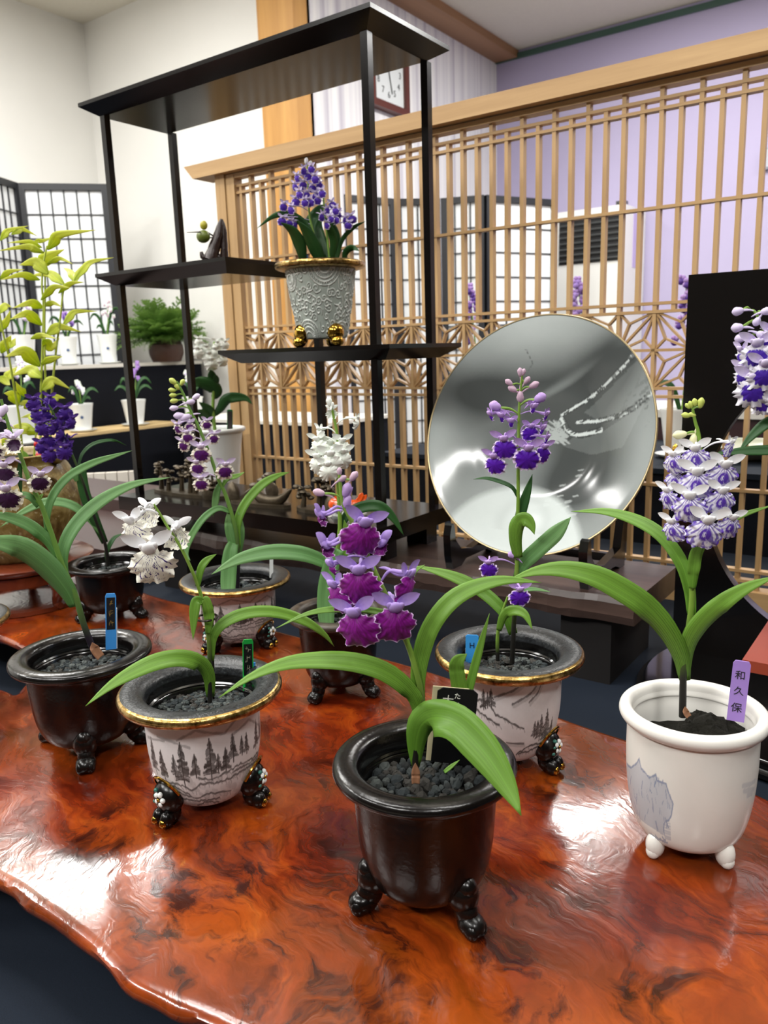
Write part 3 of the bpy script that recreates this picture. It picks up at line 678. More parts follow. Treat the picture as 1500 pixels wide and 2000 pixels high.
def flower(T, pl, x, y, w, B, yaw=0, roll=0, pitch=12, d=-.006, back=False, spur=None, sep=None, name='flower'):
    """x, y: middle of the lip in the photograph; w: its width there"""
    s = pl.m(w); o = pl(x, y, d)+UP*.36*s; nn = -pl.n; ang = math.atan2(nn[1], nn[0])-math.pi/2+math.radians(yaw+(180 if back else 0))
    Rm = Matrix.Rotation(ang, 3, 'Z') @ Matrix.Rotation(math.radians(-pitch), 3, 'X') @ Matrix.Rotation(math.radians(roll), 3, 'Y')
    Ri = np.array(Rm.inverted()); a = near_stem(T, o); loc = Ri @ ((a-o)/s)
    bk = np.array([0, -.22, .02]); mid = (loc+bk)/2+np.array([0, -.05, .16])
    g = G(); P = spline([(0, .02, .04), bk, mid, loc], 14); R = [.075 if i < 5 else .075-.05*(i-4)/10 for i in range(15)]
    g.tube(P, R, 8); e = spline([(0, -.05, -.02), (0, -.32, -.05), (.03, -.62, .05), (.05, -.85, .03)], 10); g.tube(e, [.07, .065, .06, .055, .055, .05, .05, .045, .04, .03, .01], 8)
    g.a['vv'] = [.6]*len(g.v)
    f = link(name, g.mesh('flower_stalk', [spur or B.pet]), T.o); f.location = o-T.loc; f.rotation_euler = Rm.to_euler(); f.scale = (s, s, s)
    h = link('hood', B.hood, f); l = link('lip', rnd.choice(B.lips), f)
    for sd in (0, 1):
        q = link('sepal', B.sep, f); q.location = (.06 if sd else -.06, -.02, .10); q.rotation_euler = (0, math.radians(-24 if sd else 180+24), 0); q.scale = (1, 1, 1 if sd else -1)
    return f
def half(T, pl, x, y, w, B, yaw=60, roll=0, d=-.004, open_=.45):
    """half open flower: hood and sepals with the lip still folded"""
    f = flower(T, pl, x, y, w, B, yaw, roll, 10, d, name='half_open_flower')
    for c in f.children:
        n = c.name.split('.')[0]
        if n == 'lip': c.scale = (open_, 1.0, .62); c.location = (0, .02, .02)
        elif n == 'hood': c.scale = (1.55, 1.5, 1.5); c.location = (0, -.06, -.04)
        else: c.scale = (.95, 1, c.scale[2]*1.25)
    return f
def bud(T, pl, x, y, w, mat, ang=90, d=0.0, l=1.5, name='bud', smat=None, spur=True):
    """closed bud; ang: direction of its tip in the picture, degrees"""
    s = pl.m(w); p = pl(x, y, d); a = near_stem(T, p); c = math.radians(ang); ex = np.cross(pl.n, UP); ex /= np.linalg.norm(ex)
    ax = ex*math.cos(c)+UP*math.sin(c); Rm = np.stack([np.cross(ax, pl.n), pl.n, ax], 1); g = G(); g.ell(p, (s*.42, s*.42, s*.5*l), 12, 8, 0, Rm); g.ell(p+ax*s*.12, (s*.47, s*.40, s*.36*l), 12, 8, 0, Rm)
    m = (p-ax*s*.5*l+a)/2+UP*s*.25; g.tube(spline([p-ax*s*.4*l, m, a], 8), [s*.16, s*.16, s*.15, s*.14, s*.13, s*.12, s*.11, s*.1, s*.1], 7, 1)
    if spur: g.tube(spline([p-ax*s*.4*l, p-ax*s*.9*l-UP*s*.1, p-ax*s*1.3*l-UP*s*.3], 5), [s*.15, s*.14, s*.12, s*.1, s*.08, s*.03], 7, 0)
    g.a['vv'] = [.5]*len(g.v); return T.part(name, g, [mat, smat or stem_gr])

def label_stick(name, pl, x0, y0, x1, y1, w, col, label, d=0.0, strip=None, words=None, ink='140f14', tilt=0.0, back=None, upright=1.0, corner=True):
    """flat plastic tag from its foot (x0,y0) to its top (x1,y1) in the photograph; w its width there"""
    a = pl(x0, y0, d); b = pl(x1, y1, d); ax = b-a; L = np.linalg.norm(ax); ax /= L; sd = np.cross(ax, -pl.n); sd = -sd/np.linalg.norm(sd)
    sd = math.cos(tilt)*sd+math.sin(tilt)*pl.n; sd -= ax*(sd @ ax); sd /= np.linalg.norm(sd); nn = np.cross(sd, ax)
    if nn @ pl.n > 0: nn = -nn; sd = -sd
    Wd = pl.m(w); T = Thing(name, a, label, 'plant label'); t = .0006
    def pt(u, v, q): return a+sd*u*Wd/2+ax*v*L+nn*q
    out = [(-1, 0), (1, 0), (1, .95), (.75, 1), (-.75, 1), (-1, .95)]
    g = G(); V = [pt(u, v, -t) for u, v in out]+[pt(u, v, t) for u, v in out]; n = 6
    g.add(V, [tuple(range(n-1, -1, -1)), tuple(range(n, 2*n))]+[(k, (k+1) % n, n+(k+1) % n, n+k) for k in range(n)])
    T.part('stick', g, flat('tag_'+col, col, .4), smooth=False)
    if strip:
        v0, v1, c, marks = strip; g = G(); q = t+.0002
        V = [pt(u, v, q) for u, v in ((-.8, v0), (.8, v0), (.8, v1), (-.8, v1))]+[pt(u, v, t-.0002) for u, v in ((-.8, v0), (.8, v0), (.8, v1), (-.8, v1))]
        g.add(V, [(0, 1, 2, 3), (0, 4, 5, 1), (1, 5, 6, 2), (2, 6, 7, 3), (3, 7, 4, 0)]); T.part('name_strip', g, flat('strip_'+c, c, .4), smooth=False)
        if marks:
            r = random.Random(len(col)+int(x0)); g = G()
            for ch in range(marks[0]):
                vc = v1-(v1-v0)*(ch+.7)/(marks[0]+.4)
                for k in range(7):
                    u, v = r.uniform(-.4, .4), vc+r.uniform(-.3, .3)*(v1-v0)/(marks[0]+.4)
                    if k % 2: g.bar(pt(u-.22, v, q+.0001), pt(u+.22, v+.004, q+.0001), Wd*.05, .0002, nn)
                    else: g.bar(pt(u, v-.02, q+.0001), pt(u+.05, v+.03, q+.0001), Wd*.05, .0002, nn)
            T.part('writing', g, flat('gilt_ink_'+marks[1], marks[1], .5), smooth=False, kind='stuff')
    if words:
        Mx = Matrix((tuple(sd), tuple(ax), tuple(nn))).transposed()
        for ch, u, v, sz in words:
            o = T.inst('character', text_mesh(ch, sz*Wd, flat('ink_'+ink, ink, .6)), pt(u, v, t+.00015)); o.rotation_euler = Mx.to_euler()
    if back:
        u0, v1, c = back; g = G(); V = [pt(u+u0, v*v1, -t*1.2-k) for k in (0, .0008) for u, v in ((-.9, 0), (.9, 0), (.9, 1), (-.9, 1))]
        g.add(V, [(0, 1, 2, 3), (7, 6, 5, 4), (0, 4, 5, 1), (1, 5, 6, 2), (2, 6, 7, 3), (3, 7, 4, 0)]); T.part('back_tag', g, flat('tag_back_'+c, c, .4), smooth=False, label='second tag behind')
    return T

# ================================================================ petals and blooms
pet_lilac = petalmat('lilac_petal', 'a98fd0', '8a6cba'); pet_violet = petalmat('violet_petal', 'b79ad2', '9a78bd')
pet_white = petalmat('white_petal', 'e9e9ea', 'dcdde2'); pet_pale = petalmat('pale_lilac_petal', 'd4c7e0', 'bda9d4')
pet_deep = petalmat('deep_violet_petal', '5b3c92', '45287a'); pet_snow = petalmat('snow_petal', 'e8ece6', 'dde4da')
pet_mix = petalmat('white_violet_petal', 'cdc2df', 'a48fcb')
bud_green = flat('bud_green', 'b3bf5a', .5, sss=.1); bud_cream = flat('bud_cream', 'd5d3a6', .5); bud_lilac = flat('bud_lilac', 'a588bd', .5); bud_pink = flat('bud_pinkish', 'b79aae', .5)
purple_stem = flat('dusky_stem', '6b6a4a', .5); dark_spur = flat('dark_ovary', '4a3f4c', .5)
B_front = Bloom(lipmat('solid', '86148e', 'd9bbe6', .955, '58084e'), pet_lilac, 4, frill=.09, bulge=.16)
B_lake = Bloom(lipmat('violet', '4a12a0', 'd3bfe4', .86, '5a18a8'), pet_violet, 3, frill=.10)
B_streak = Bloom(lipmat('streak', '5a38a8', 'e4e2ee'), pet_white, 4, frill=.06)
B_dash = Bloom(lipmat('dash', '3d2a6a', 'e9e7da'), pet_white, 3, frill=.10)
B_maroon = Bloom(lipmat('maroon', '36103c', 'e3dfcb', .72, '2c0c30'), pet_pale, 3, frill=.11)
B_purp = Bloom(lipmat('purple', '4a1c74', 'e2dccd', .70, '5a1450'), pet_pale, 3, frill=.11)
B_snow = Bloom(lipmat('white', 'e3e9de', 'eef2ea'), pet_snow, 3, frill=.08, bulge=.2)
B_dark = Bloom(lipmat('violet', '3a1a78', '5a3a9a', .9, '4a2a8c'), pet_deep, 2, frill=.04)
B_mix = Bloom(lipmat('violet', '4a28a0', 'cfc4e4', .85, '5634ac'), pet_mix, 2, frill=.05)
B_edge = Bloom(lipmat('purple', '43209a', 'dcdae4', .62, '4a2aa6'), pet_mix, 3, frill=.16)

def center(px, py, H, z=ZT): p = atz(px, py, z+H); return (p[0], p[1], z)
def start(px, py, Dm, H, kind, label, group=None, cv=None, n=0, ps=.0032, z=ZT, angs=(60, -60, 180), seed=0):
    c = center(px, py, H, z); T = Thing('potted_orchid', c, label, 'potted orchid', group); R, sz = pot_shell(T, c, Dm, H, kind, cv, seed)
    feet(T, c, Dm/2, H, kind, angs); soil(T, c, R, sz, n, ps, seed); return T, Plane(c), c

# ---- 1 front black pot
T, pl, c = start(828, 1477, .1198, .1035, 'black', 'nearest orchid, deep purple flowers in a glossy black three-footed pot', n=150, ps=.0043, angs=(38, -72, 165))
front_pl = pl
stem(T, pl, [(812, 1512), (812, 1450), (822, 1390), (822, 1350), (810, 1300), (797, 1260), (775, 1210), (752, 1159), (741, 1136), (718, 1084), (695, 1035), (679, 1003), (671, 989), (666, 960), (663, 925)], 13, 6, stem_dk)
leaf(T, pl, [(819, 1420), (816, 1378), (795, 1345), (750, 1312), (690, 1294), (620, 1290), (555, 1297), (490, 1322), (427, 1363)], 36, leaf_y, -.03, base=.5, tipstart=.45, k=.75)
leaf(T, pl, [(822, 1405), (816, 1340), (822, 1285), (842, 1225), (880, 1175), (930, 1146), (990, 1133), (1057, 1138)], 34, leaf_y, .02, base=.55, k=.8)
leaf(T, pl, [(812, 1500), (813, 1450), (824, 1415), (850, 1402), (890, 1412), (930, 1450), (965, 1495), (995, 1545), (1018, 1593)], 66, leaf_y2, -.045, base=.2, tipstart=.6, k=.85)
leaf(T, pl, [(908, 1420), (903, 1370), (895, 1330), (893, 1295), (912, 1277)], 30, leaf_y, .0, d0=.028, base=.5, tipstart=.7, k=1)
leaf(T, pl, [(912, 1420), (914, 1360), (925, 1310), (940, 1255), (956, 1198)], 17, leaf_y2, .01, d0=.028, base=.7, k=1)
leaf(T, pl, [(797, 1258), (792, 1215), (740, 1195), (660, 1190), (600, 1199), (537, 1228)], 13, leaf_y2, -.01, d0=.012)
leaf(T, pl, [(775, 1212), (790, 1160), (808, 1118), (830, 1103)], 12, leaf_y2, .01, d0=.012)
leaf(T, pl, [(868, 1508), (878, 1500), (898, 1484)], 8, leaf_y2, d0=-.002, base=.8, name='shoot')
for q in ((793, 1520), (812, 1522)): leaf(T, pl, [(812, 1530), (812, 1512), (811, 1490)], 16, sheath_m, d0=-.004, base=.9, name='sheath'); break
for x, y, w, yaw, roll, d in ((712, 1049, 66, 12, -14, -.012), (702, 1142, 68, -4, 0, -.016), (797, 1146, 60, 62, -8, -.006), (772, 1216, 72, 8, -4, -.016), (694, 1226, 72, -14, 8, -.018), (656, 1165, 58, -50, 10, -.006)):
    flower(T, pl, x, y+2, w*1.13, B_front, yaw, roll, 4, d)
for x, y, w, yaw, ro, d in ((640, 1082, 52, -125, 14, -.006), (629, 1022, 46, -105, 18, -.004), (743, 1078, 52, 150, -10, .004), (650, 1118, 46, -70, 6, .002), (690, 1190, 40, 200, 0, .004)): half(T, pl, x, y, w, B_front, yaw, ro, d, .6)
for x, y, w, a in ((623, 962, 15, 165), (691, 930, 14, 50), (677, 957, 19, 70), (678, 980, 17, 250), (668, 935, 12, 30), (663, 921, 10, 90)): bud(T, pl, x, y, w, bud_lilac if w > 16 else bud_pink, a)
label_stick('plant_label', pl, 880, 1490, 895, 1345, 78, '0d0d10', 'black name card with white writing standing in the nearest black pot', .022, words=[('大', -.45, .83, .30), ('雄', -.45, .50, .30), ('た', .0, .90, .17), ('い', .0, .79, .17), ('ゆ', .0, .56, .17), ('う', .0, .46, .17)], ink='dcdccf', back=(-.35, 1.0, 'd8cda6'))

# ---- 2 gold edged pot on the left
T, pl, c = start(391, 1334, .1312, .1035, 'gold', 'gold-edged pot drawn with dense pine forest, holding the white purple-dashed orchid', cv=paint_forest(1), n=-420, ps=.0034, angs=(-52, 62, 180), seed=2)
stem(T, pl, [(410, 1372), (410, 1300), (408, 1255), (403, 1215), (396, 1175), (384, 1137), (368, 1099), (349, 1062), (328, 1030), (312, 1003), (300, 985)], 9, 4, stem_dk)
leaf(T, pl, [(411, 1362), (408, 1322), (392, 1297), (355, 1286), (310, 1292), (262, 1312), (215, 1340), (167, 1379)], 32, leaf_y, -.03, base=.45, k=.75)
leaf(T, pl, [(412, 1290), (416, 1245), (440, 1215), (485, 1197), (540, 1196), (595, 1213), (632, 1238), (653, 1263)], 23, leaf_y, .02, base=.5, k=.8)
leaf(T, pl, [(406, 1238), (409, 1205), (402, 1176), (394, 1170)], 19, leaf_y, d0=-.004, base=.4, tipstart=.75, k=1); leaf(T, pl, [(396, 1176), (384, 1174), (379, 1200), (377, 1250)], 19, leaf_y2, -.006, d0=-.004, base=.5, k=1)
leaf(T, pl, [(386, 1145), (392, 1112), (403, 1095), (423, 1082)], 14, leaf_y2, .006, base=.6, k=1)
leaf(T, pl, [(354, 1072), (358, 1058), (363, 1050)], 6, leaf_y2, base=.8)
for x, y, w, yaw, roll, d, ss in ((295, 1104, 84, -6, 4, -.02, dark_spur), (258, 1040, 60, -34, 10, -.008, dark_spur), (292, 1008, 46, 150, 0, .004, None)): flower(T, pl, x, y, w, B_dash, yaw, roll, 8, d, spur=None)
flower(T, pl, 346, 1048, 52, B_dash, 165, 4, 0, .0)
g = G(); hp = pl(415, 1185, .005); g.tube([pl(417, 1365, .005), pl(416, 1260, .005), pl(415, 1183, .005), pl(411, 1181, .002)], .0009, 6)
cc = pl(404, 1206, 0); g.tube([cc+np.array([.0085*math.cos(a), .0085*math.sin(a), 0]) for a in np.linspace(0, 6.0, 24)], .0009, 6)
single('plant_support', g, wire_m, cc, 'thin wire stake with a ring around the stem of the white orchid', 'plant support')
label_stick('plant_label', pl, 485, 1352, 484, 1249, 21, '1fb24a', 'bright green tag with black name strip in the pine-forest pot', .022, strip=(.33, .92, '0c100e', (3, 'a8a890')), back=(.5, .55, '3a8fe0'))

# ---- 3 left black pot
T, pl, c = start(158, 1269, .1275, .098, 'black', 'black pot at left holding the lilac orchid with dark maroon frilled lips', n=-420, ps=.0034, angs=(-8, 75, -130), seed=3)
stem(T, pl, [(188, 1284), (163, 1218), (148, 1165), (122, 1105), (98, 1035), (80, 985), (58, 941), (40, 890), (22, 847), (9, 805), (2, 780)], 13, 5, stem_pur)
leaf(T, pl, [(146, 1185), (128, 1150), (90, 1105), (45, 1072), (0, 1060), (-50, 1056)], 42, leaf_b, -.03, base=.45, k=.8)
leaf(T, pl, [(113, 1090), (92, 1055), (55, 1025), (10, 1009), (-40, 1006)], 22, leaf_b, -.01, base=.5, k=.8)
leaf(T, pl, [(125, 1125), (122, 1085), (135, 1045), (165, 1005), (210, 970), (265, 945), (334, 932)], 25, leaf_b, .03, base=.6, k=.8)
leaf(T, pl, [(93, 1040), (92, 1005), (105, 965), (135, 930), (180, 905), (222, 891), (258, 880)], 15, leaf_b, .03, base=.6, k=.9)
leaf(T, pl, [(74, 990), (60, 972), (45, 966), (28, 962)], 13, leaf_b, base=.6); leaf(T, pl, [(40, 900), (38, 930), (42, 966)], 9, leaf_d)
leaf(T, pl, [(72, 982), (78, 972), (85, 964)], 7, leaf_y2); leaf(T, pl, [(196, 1284), (186, 1270), (180, 1255)], 18, sheath_m, d0=-.004, base=.9, name='sheath')
for x, y, w, yaw, roll, d in ((80, 943, 42, 10, -6, -.012), (14, 975, 52, -6, 4, -.012), (10, 925, 42, -14, 0, -.01), (28, 868, 36, 150, 0, -.014), (-14, 880, 40, -20, 0, -.008)): flower(T, pl, x, y, w, B_maroon, yaw, roll, 8, d)
for x, y, w, a in ((6, 802, 16, 60), (4, 850, 12, 200), (-8, 815, 16, 150)): bud(T, pl, x, y, w, pet_pale, a)
label_stick('plant_label', pl, 217, 1268, 216, 1159, 20, '3f93e0', 'sky blue tag with black gilt-lettered strip in the left black pot', .016, strip=(.36, .93, '10141c', (3, '9a7a3c')), back=(.3, .73, 'd9dcde'))

# ---- 4 white pot at right
T, pl, c = start(1354, 1378, .1008, .1085, 'white', 'white cylindrical pot with pale blue landscape at right, violet-streaked white orchid', cv=paint_blue(), n=0, angs=(-38, 50, 180), seed=4)
R, sz = .1008/2*.79, .1085*.79; g = G(); r = random.Random(4)
for x, y, s in ((-.024, .0, .010), (-.012, -.012, .012), (.004, -.018, .011), (.018, -.010, .014), (.012, .004, .016), (-.004, .008, .010), (.026, .004, .011), (-.024, -.014, .009), (.0, .024, .011)):
    b0 = len(g.v); g.ell((c[0]+x*rv[0]-y*0, c[1]+x*rv[1]+y, c[2]+sz-.002), (s, s, s*.9), 14, 9)
    for i in range(b0, len(g.v)): p = np.array(g.v[i]); q = np.array((c[0]+x*rv[0], c[1]+x*rv[1]+y, c[2]+sz-.002)); g.v[i] = tuple(q+(p-q)*(1+r.uniform(-.14, .14)))
T.part('soil_clump', g, soil_m)
stem(T, pl, [(1333, 1400), (1334, 1340), (1336, 1290), (1345, 1230), (1351, 1180), (1353, 1130), (1362, 1085), (1367, 1040), (1366, 980), (1366, 920), (1368, 880), (1364, 845), (1358, 825), (1353, 800)], 14, 5, stem_dk)
leaf(T, pl, [(1338, 1330), (1330, 1285), (1305, 1235), (1262, 1185), (1210, 1150), (1160, 1125), (1100, 1112), (1045, 1116), (990, 1134)], 44, leaf_y, -.05, base=.45, tipstart=.5, k=.8)
leaf(T, pl, [(1351, 1200), (1346, 1150), (1328, 1095), (1290, 1045), (1240, 1015), (1180, 999), (1115, 999)], 25, leaf_y2, .03, base=.6, k=.8)
leaf(T, pl, [(1338, 1310), (1342, 1265), (1362, 1225), (1402, 1185), (1455, 1150), (1520, 1124)], 33, leaf_y, -.02, base=.55, k=.8)
leaf(T, pl, [(1362, 1092), (1375, 1060), (1400, 1035), (1445, 1008), (1515, 985)], 15, leaf_y2, .02, d0=.012, base=.7, k=.9); leaf(T, pl, [(1352, 1150), (1355, 1110), (1362, 1075), (1385, 1045)], 22, leaf_y2, .0, d0=-.004, base=.5, k=1)
leaf(T, pl, [(1345, 1400), (1340, 1392), (1338, 1380)], 12, sheath_m, d0=-.003, base=.9, name='sheath')
for x, y, w, yaw, roll, d in ((1357, 897, 54, -4, 4, -.014), (1315, 905, 46, -30, 4, -.008), (1360, 947, 66, 0, 0, -.016), (1414, 932, 62, 18, -6, -.012), (1303, 975, 48, -38, 6, -.006), (1409, 980, 56, 16, -4, -.016),
                              (1346, 993, 64, -6, 0, -.02), (1312, 1037, 50, -30, 8, -.012), (1380, 1042, 68, 10, -6, -.022), (1428, 1030, 50, 30, -12, -.014), (1427, 877, 34, 60, -10, -.004), (1318, 940, 44, -20, 0, .0)):
    flower(T, pl, x, y, w*.95, B_streak, yaw, roll, 6, d)
for x, y, w, a in ((1369, 787, 13, 82), (1357, 786, 10, 100), (1349, 790, 9, 110), (1343, 793, 8, 130), (1340, 811, 11, 170), (1352, 810, 9, 160)): bud(T, pl, x, y, w, bud_green, a, spur=False)
for x, y, w, a in ((1328, 849, 17, 190), (1354, 860, 16, 260)): bud(T, pl, x, y, w, bud_cream, a)
label_stick('plant_label', pl, 1436, 1408, 1450, 1291, 30, 'a07fcc', 'lilac tag with handwriting standing in the white landscape pot', .006, words=[('和', -.05, .76, .62), ('久', .0, .50, .60), ('保', -.05, .22, .66)], ink='1b1620')

# ---- 5 gold edged pot with lake
T, pl, c = start(994, 1264, .130, .1045, 'gold', 'gold-edged pot drawn with lake and hills, slender violet orchid before the plate', cv=paint_lake(), n=-380, ps=.0034, angs=(58, -60, 180), seed=5)
stem(T, pl, [(1000, 1296), (1003, 1230), (1006, 1180), (1009, 1123), (1010, 1060), (1011, 1013), (1012, 975), (1012, 892), (1013, 850), (1014, 800), (1017, 760), (1020, 730)], 10, 4, stem_dk)
stem(T, pl, [(972, 1290), (972, 1240), (980, 1200), (992, 1165)], 8, 5, stem_dk, 'side_stem', d0=.006)
leaf(T, pl, [(1006, 1065), (1010, 1040), (1018, 1000), (1030, 960), (1040, 926)], 19, leaf_d, .006, base=.7, k=1); leaf(T, pl, [(1011, 970), (1000, 952), (978, 941), (950, 934), (924, 936)], 8, leaf_d, base=.7)
leaf(T, pl, [(1012, 1090), (1007, 1055), (1010, 1025), (1024, 1014), (1037, 1025), (1044, 1044)], 27, leaf_y, -.004, d0=-.005, base=.6, tipstart=.55, k=1)
leaf(T, pl, [(1008, 1130), (1025, 1098), (1052, 1072), (1085, 1042), (1115, 1010)], 30, leaf_b, .0, d0=.004, base=.4, tipstart=.7, k=1)
leaf(T, pl, [(1002, 1238), (990, 1205), (965, 1175), (930, 1148), (890, 1128), (850, 1115), (808, 1105)], 24, leaf_y2, .02, d0=.01, base=.7, k=.85)
leaf(T, pl, [(974, 1232), (984, 1203), (1003, 1192), (1025, 1200), (1040, 1230)], 19, leaf_y, -.01, d0=-.008, base=.5, k=.9); leaf(T, pl, [(1000, 1175), (1022, 1155), (1045, 1151), (1076, 1156)], 8, leaf_b, d0=.01)
for x, y, w, yaw, roll, d in ((984, 876, 46, -8, 4, -.014), (1031, 896, 50, 4, -4, -.016), (965, 908, 42, -20, 4, -.008), (1062, 888, 38, 30, -8, -.006), (1036, 846, 34, 20, 0, -.002)): flower(T, pl, x, y, w, B_lake, yaw, roll, 8, d)
for x, y, w, yaw, st in ((954, 1112, 36, -6, 0), (1015, 1167, 42, 4, 0)): flower(T, pl, x, y, w, B_lake, yaw, 0, 6, -.012)
for x, y, w, yaw in ((1042, 804, 28, 30), (959, 819, 28, -70), (979, 822, 28, -40), (1066, 819, 27, 70), (1059, 846, 29, 60), (1067, 864, 27, 80), (998, 832, 26, -10)): half(T, pl, x, y, w, B_lake, yaw, 0, -.004, .35)
for x, y, w, a in ((1055, 777, 19, 25), (967, 793, 19, 155), (1000, 1084, 14, 150)): bud(T, pl, x, y, w, pet_violet, a, -.002, 1.2)
for x, y, w, a in ((1016, 727, 11, 95), (1022, 727, 9, 70), (1029, 743, 11, 50), (994, 747, 11, 140), (1043, 752, 13, 25), (1001, 760, 12, 150), (1016, 775, 14, 270)): bud(T, pl, x, y, w, bud_pink, a)
label_stick('plant_label', pl, 922, 1294, 922, 1240, 25, '3a93da', 'short blue tag marked H at the left of the lake pot', .012, words=[('H', -.0, .62, .62)], ink='10203a', back=(-.15, .5, 'c9ccc8'))

# ---- 6 black pot at the back left
T, pl, c = start(212, 1095, .1195, .082, 'black', 'black pot at back left, its stem leaning to a dark violet flower cluster', n=-260, ps=.0034, angs=(55, -75, 170), seed=6)
stem(T, pl, [(211, 1106), (206, 1065), (192, 1030), (176, 985), (160, 935), (142, 890), (122, 840), (95, 790)], 7, 3, stemmat('stem_dark_high', '15130f', '3c5a28', .62), d=-.02)
leaf(T, pl, [(205, 1060), (185, 1015), (166, 965), (158, 920), (158, 905)], 20, leaf_d, .01, base=.6, tipstart=.75, k=1); leaf(T, pl, [(198, 1042), (172, 1010), (135, 985), (90, 981), (45, 1000), (0, 1030)], 17, leaf_b, .02, k=.8)
leaf(T, pl, [(152, 915), (162, 885), (185, 866), (220, 860), (247, 870)], 7, leaf_d, .03); leaf(T, pl, [(210, 1100), (209, 1078), (222, 1052), (240, 1042)], 9, leaf_d, .01); leaf(T, pl, [(150, 940), (145, 925), (138, 912)], 11, leaf_b)
r = random.Random(12)
for x, y in ((66, 790), (98, 785), (128, 808), (88, 812), (142, 826), (80, 838), (106, 838), (122, 850), (70, 812), (130, 866), (92, 862), (112, 880), (128, 884), (100, 890), (82, 874), (118, 826)):
    flower(T, pl, x, y, r.uniform(25, 31), B_dark, r.uniform(-70, 70), r.uniform(-12, 12), 8, r.uniform(-.03, -.012))

# ---- 7 gold edged pot at the back
T, pl, c = start(459, 1125, .1405, .088, 'gold', 'gold-edged forest pot farthest back, with tall spike of pale purple-centred flowers', cv=paint_forest(4), n=-240, ps=.0034, angs=(50, -50, 180), seed=7)
stem(T, pl, [(463, 1148), (465, 1095), (462, 1045), (450, 995), (438, 960), (427, 937), (413, 897), (398, 858), (384, 825), (373, 804), (358, 769), (345, 745)], 9, 4, stem_pur)
leaf(T, pl, [(464, 1070), (463, 1025), (478, 985), (510, 948), (540, 930), (566, 922)], 17, leaf_y2, .03, base=.7, k=.9); leaf(T, pl, [(450, 1000), (425, 993), (395, 1015), (370, 1055), (364, 1080), (372, 1096)], 13, leaf_b, -.01, k=.8)
leaf(T, pl, [(432, 942), (424, 960), (420, 985), (416, 1010)], 13, leaf_b, k=1); leaf(T, pl, [(434, 950), (445, 935), (462, 930), (478, 922)], 10, leaf_y2)
leaf(T, pl, [(456, 1060), (450, 1080), (446, 1130), (446, 1170), (446, 1206)], 29, leaf_b, -.03, base=.6, tipstart=.5, k=1); leaf(T, pl, [(466, 1085), (470, 1040), (466, 1000)], 15, leaf_b, d0=.006, k=1); leaf(T, pl, [(458, 1075), (448, 1035), (446, 995)], 17, leaf_b, base=.7, k=1)
for x, y, w, yaw, roll, d in ((393, 888, 38, 0, 0, -.014), (385, 915, 32, -12, 4, -.01), (393, 946, 32, -6, 0, -.012), (441, 921, 36, 14, -4, -.012), (419, 857, 24, 20, -6, -.006), (366, 855, 27, -12, 4, -.01), (405, 830, 22, 14, -4, -.006), (357, 871, 26, -30, 4, -.004), (347, 838, 24, -40, 0, -.006), (371, 834, 22, -10, 0, .0)):
    flower(T, pl, x, y, w, B_purp, yaw, roll, 8, d)
for x, y, w, a in ((350, 812, 14, 180), (340, 797, 11, 185), (383, 775, 11, 30), (362, 815, 15, 200), (372, 785, 12, 10)): bud(T, pl, x, y, w, pet_pale, a)
for x, y, w, a in ((338, 745, 11, 140), (356, 747, 9, 60), (336, 762, 9, 170), (338, 772, 9, 180), (346, 755, 9, 120), (340, 783, 10, 185)): bud(T, pl, x, y, w, bud_green, a, spur=False)
label_stick('plant_label', pl, 530, 1128, 530, 1070, 7, 'd5d8d6', 'thin white tag at the rim of the rear gold-edged pot', .01)

# ---- 8 brown rimmed pot in the middle
T, pl, c = start(659, 1189, .1085, .0925, 'brown', 'brown-rimmed black pot half hidden by purple flowers, tall snow white spike', n=-200, ps=.0032, angs=(-42, 55, 180), seed=8)
stem(T, pl, [(664, 1204), (660, 1150), (658, 1090), (664, 1030), (662, 980), (660, 930), (661, 880), (658, 845), (652, 815), (646, 790)], 10, 4, stem_dk)
leaf(T, pl, [(660, 1072), (648, 1100), (638, 1150), (637, 1200), (642, 1240), (652, 1280)], 33, leaf_b, -.02, d0=-.006, base=.7, tipstart=.5, k=1)
leaf(T, pl, [(655, 1112), (632, 1097), (590, 1082), (535, 1078), (480, 1088), (445, 1103), (413, 1122)], 29, leaf_b, -.02, base=.6, tipstart=.45, k=.85)
leaf(T, pl, [(664, 1030), (680, 1005), (710, 990), (742, 990), (768, 1012), (789, 1046)], 22, leaf_d, .0, d0=.004, base=.5, k=.9); leaf(T, pl, [(660, 1095), (676, 1075), (676, 1040), (672, 1015)], 16, leaf_y2, k=1)
for x, y, w, yaw, roll, d in ((621, 908, 42, -22, 6, -.01), (646, 905, 46, 0, 0, -.018), (670, 898, 40, 16, -6, -.01), (641, 922, 38, -4, 4, -.02), (621, 873, 38, -30, 8, -.004), (668, 876, 38, 14, -4, -.008), (625, 850, 30, -60, 0, .0), (645, 880, 40, 0, 0, .004)): flower(T, pl, x, y, w, B_snow, yaw, roll, 6, d)
flower(T, pl, 697, 827, 26, B_snow, 70, -6, 4, 0); flower(T, pl, 648, 808, 22, B_snow, 170, 0, 0, 0)
for x, y, w, a in ((643, 785, 12, 100), (648, 792, 9, 70)): bud(T, pl, x, y, w, pet_snow, a, spur=False)

# ---- pot at the left edge
T, pl, c = start(-112, 1208, .1300, .100, 'gold', 'gold-edged pot cut off by the left edge, behind the black pot', cv=paint_forest(7), angs=(40, -60, 180), seed=9)
stem(T, pl, [(-112, 1215), (-115, 1150), (-120, 1090)], 9, 5, stem_dk); leaf(T, pl, [(-114, 1180), (-135, 1130), (-170, 1110)], 22, leaf_b); leaf(T, pl, [(-117, 1130), (-122, 1080), (-130, 1040)], 20, leaf_b)

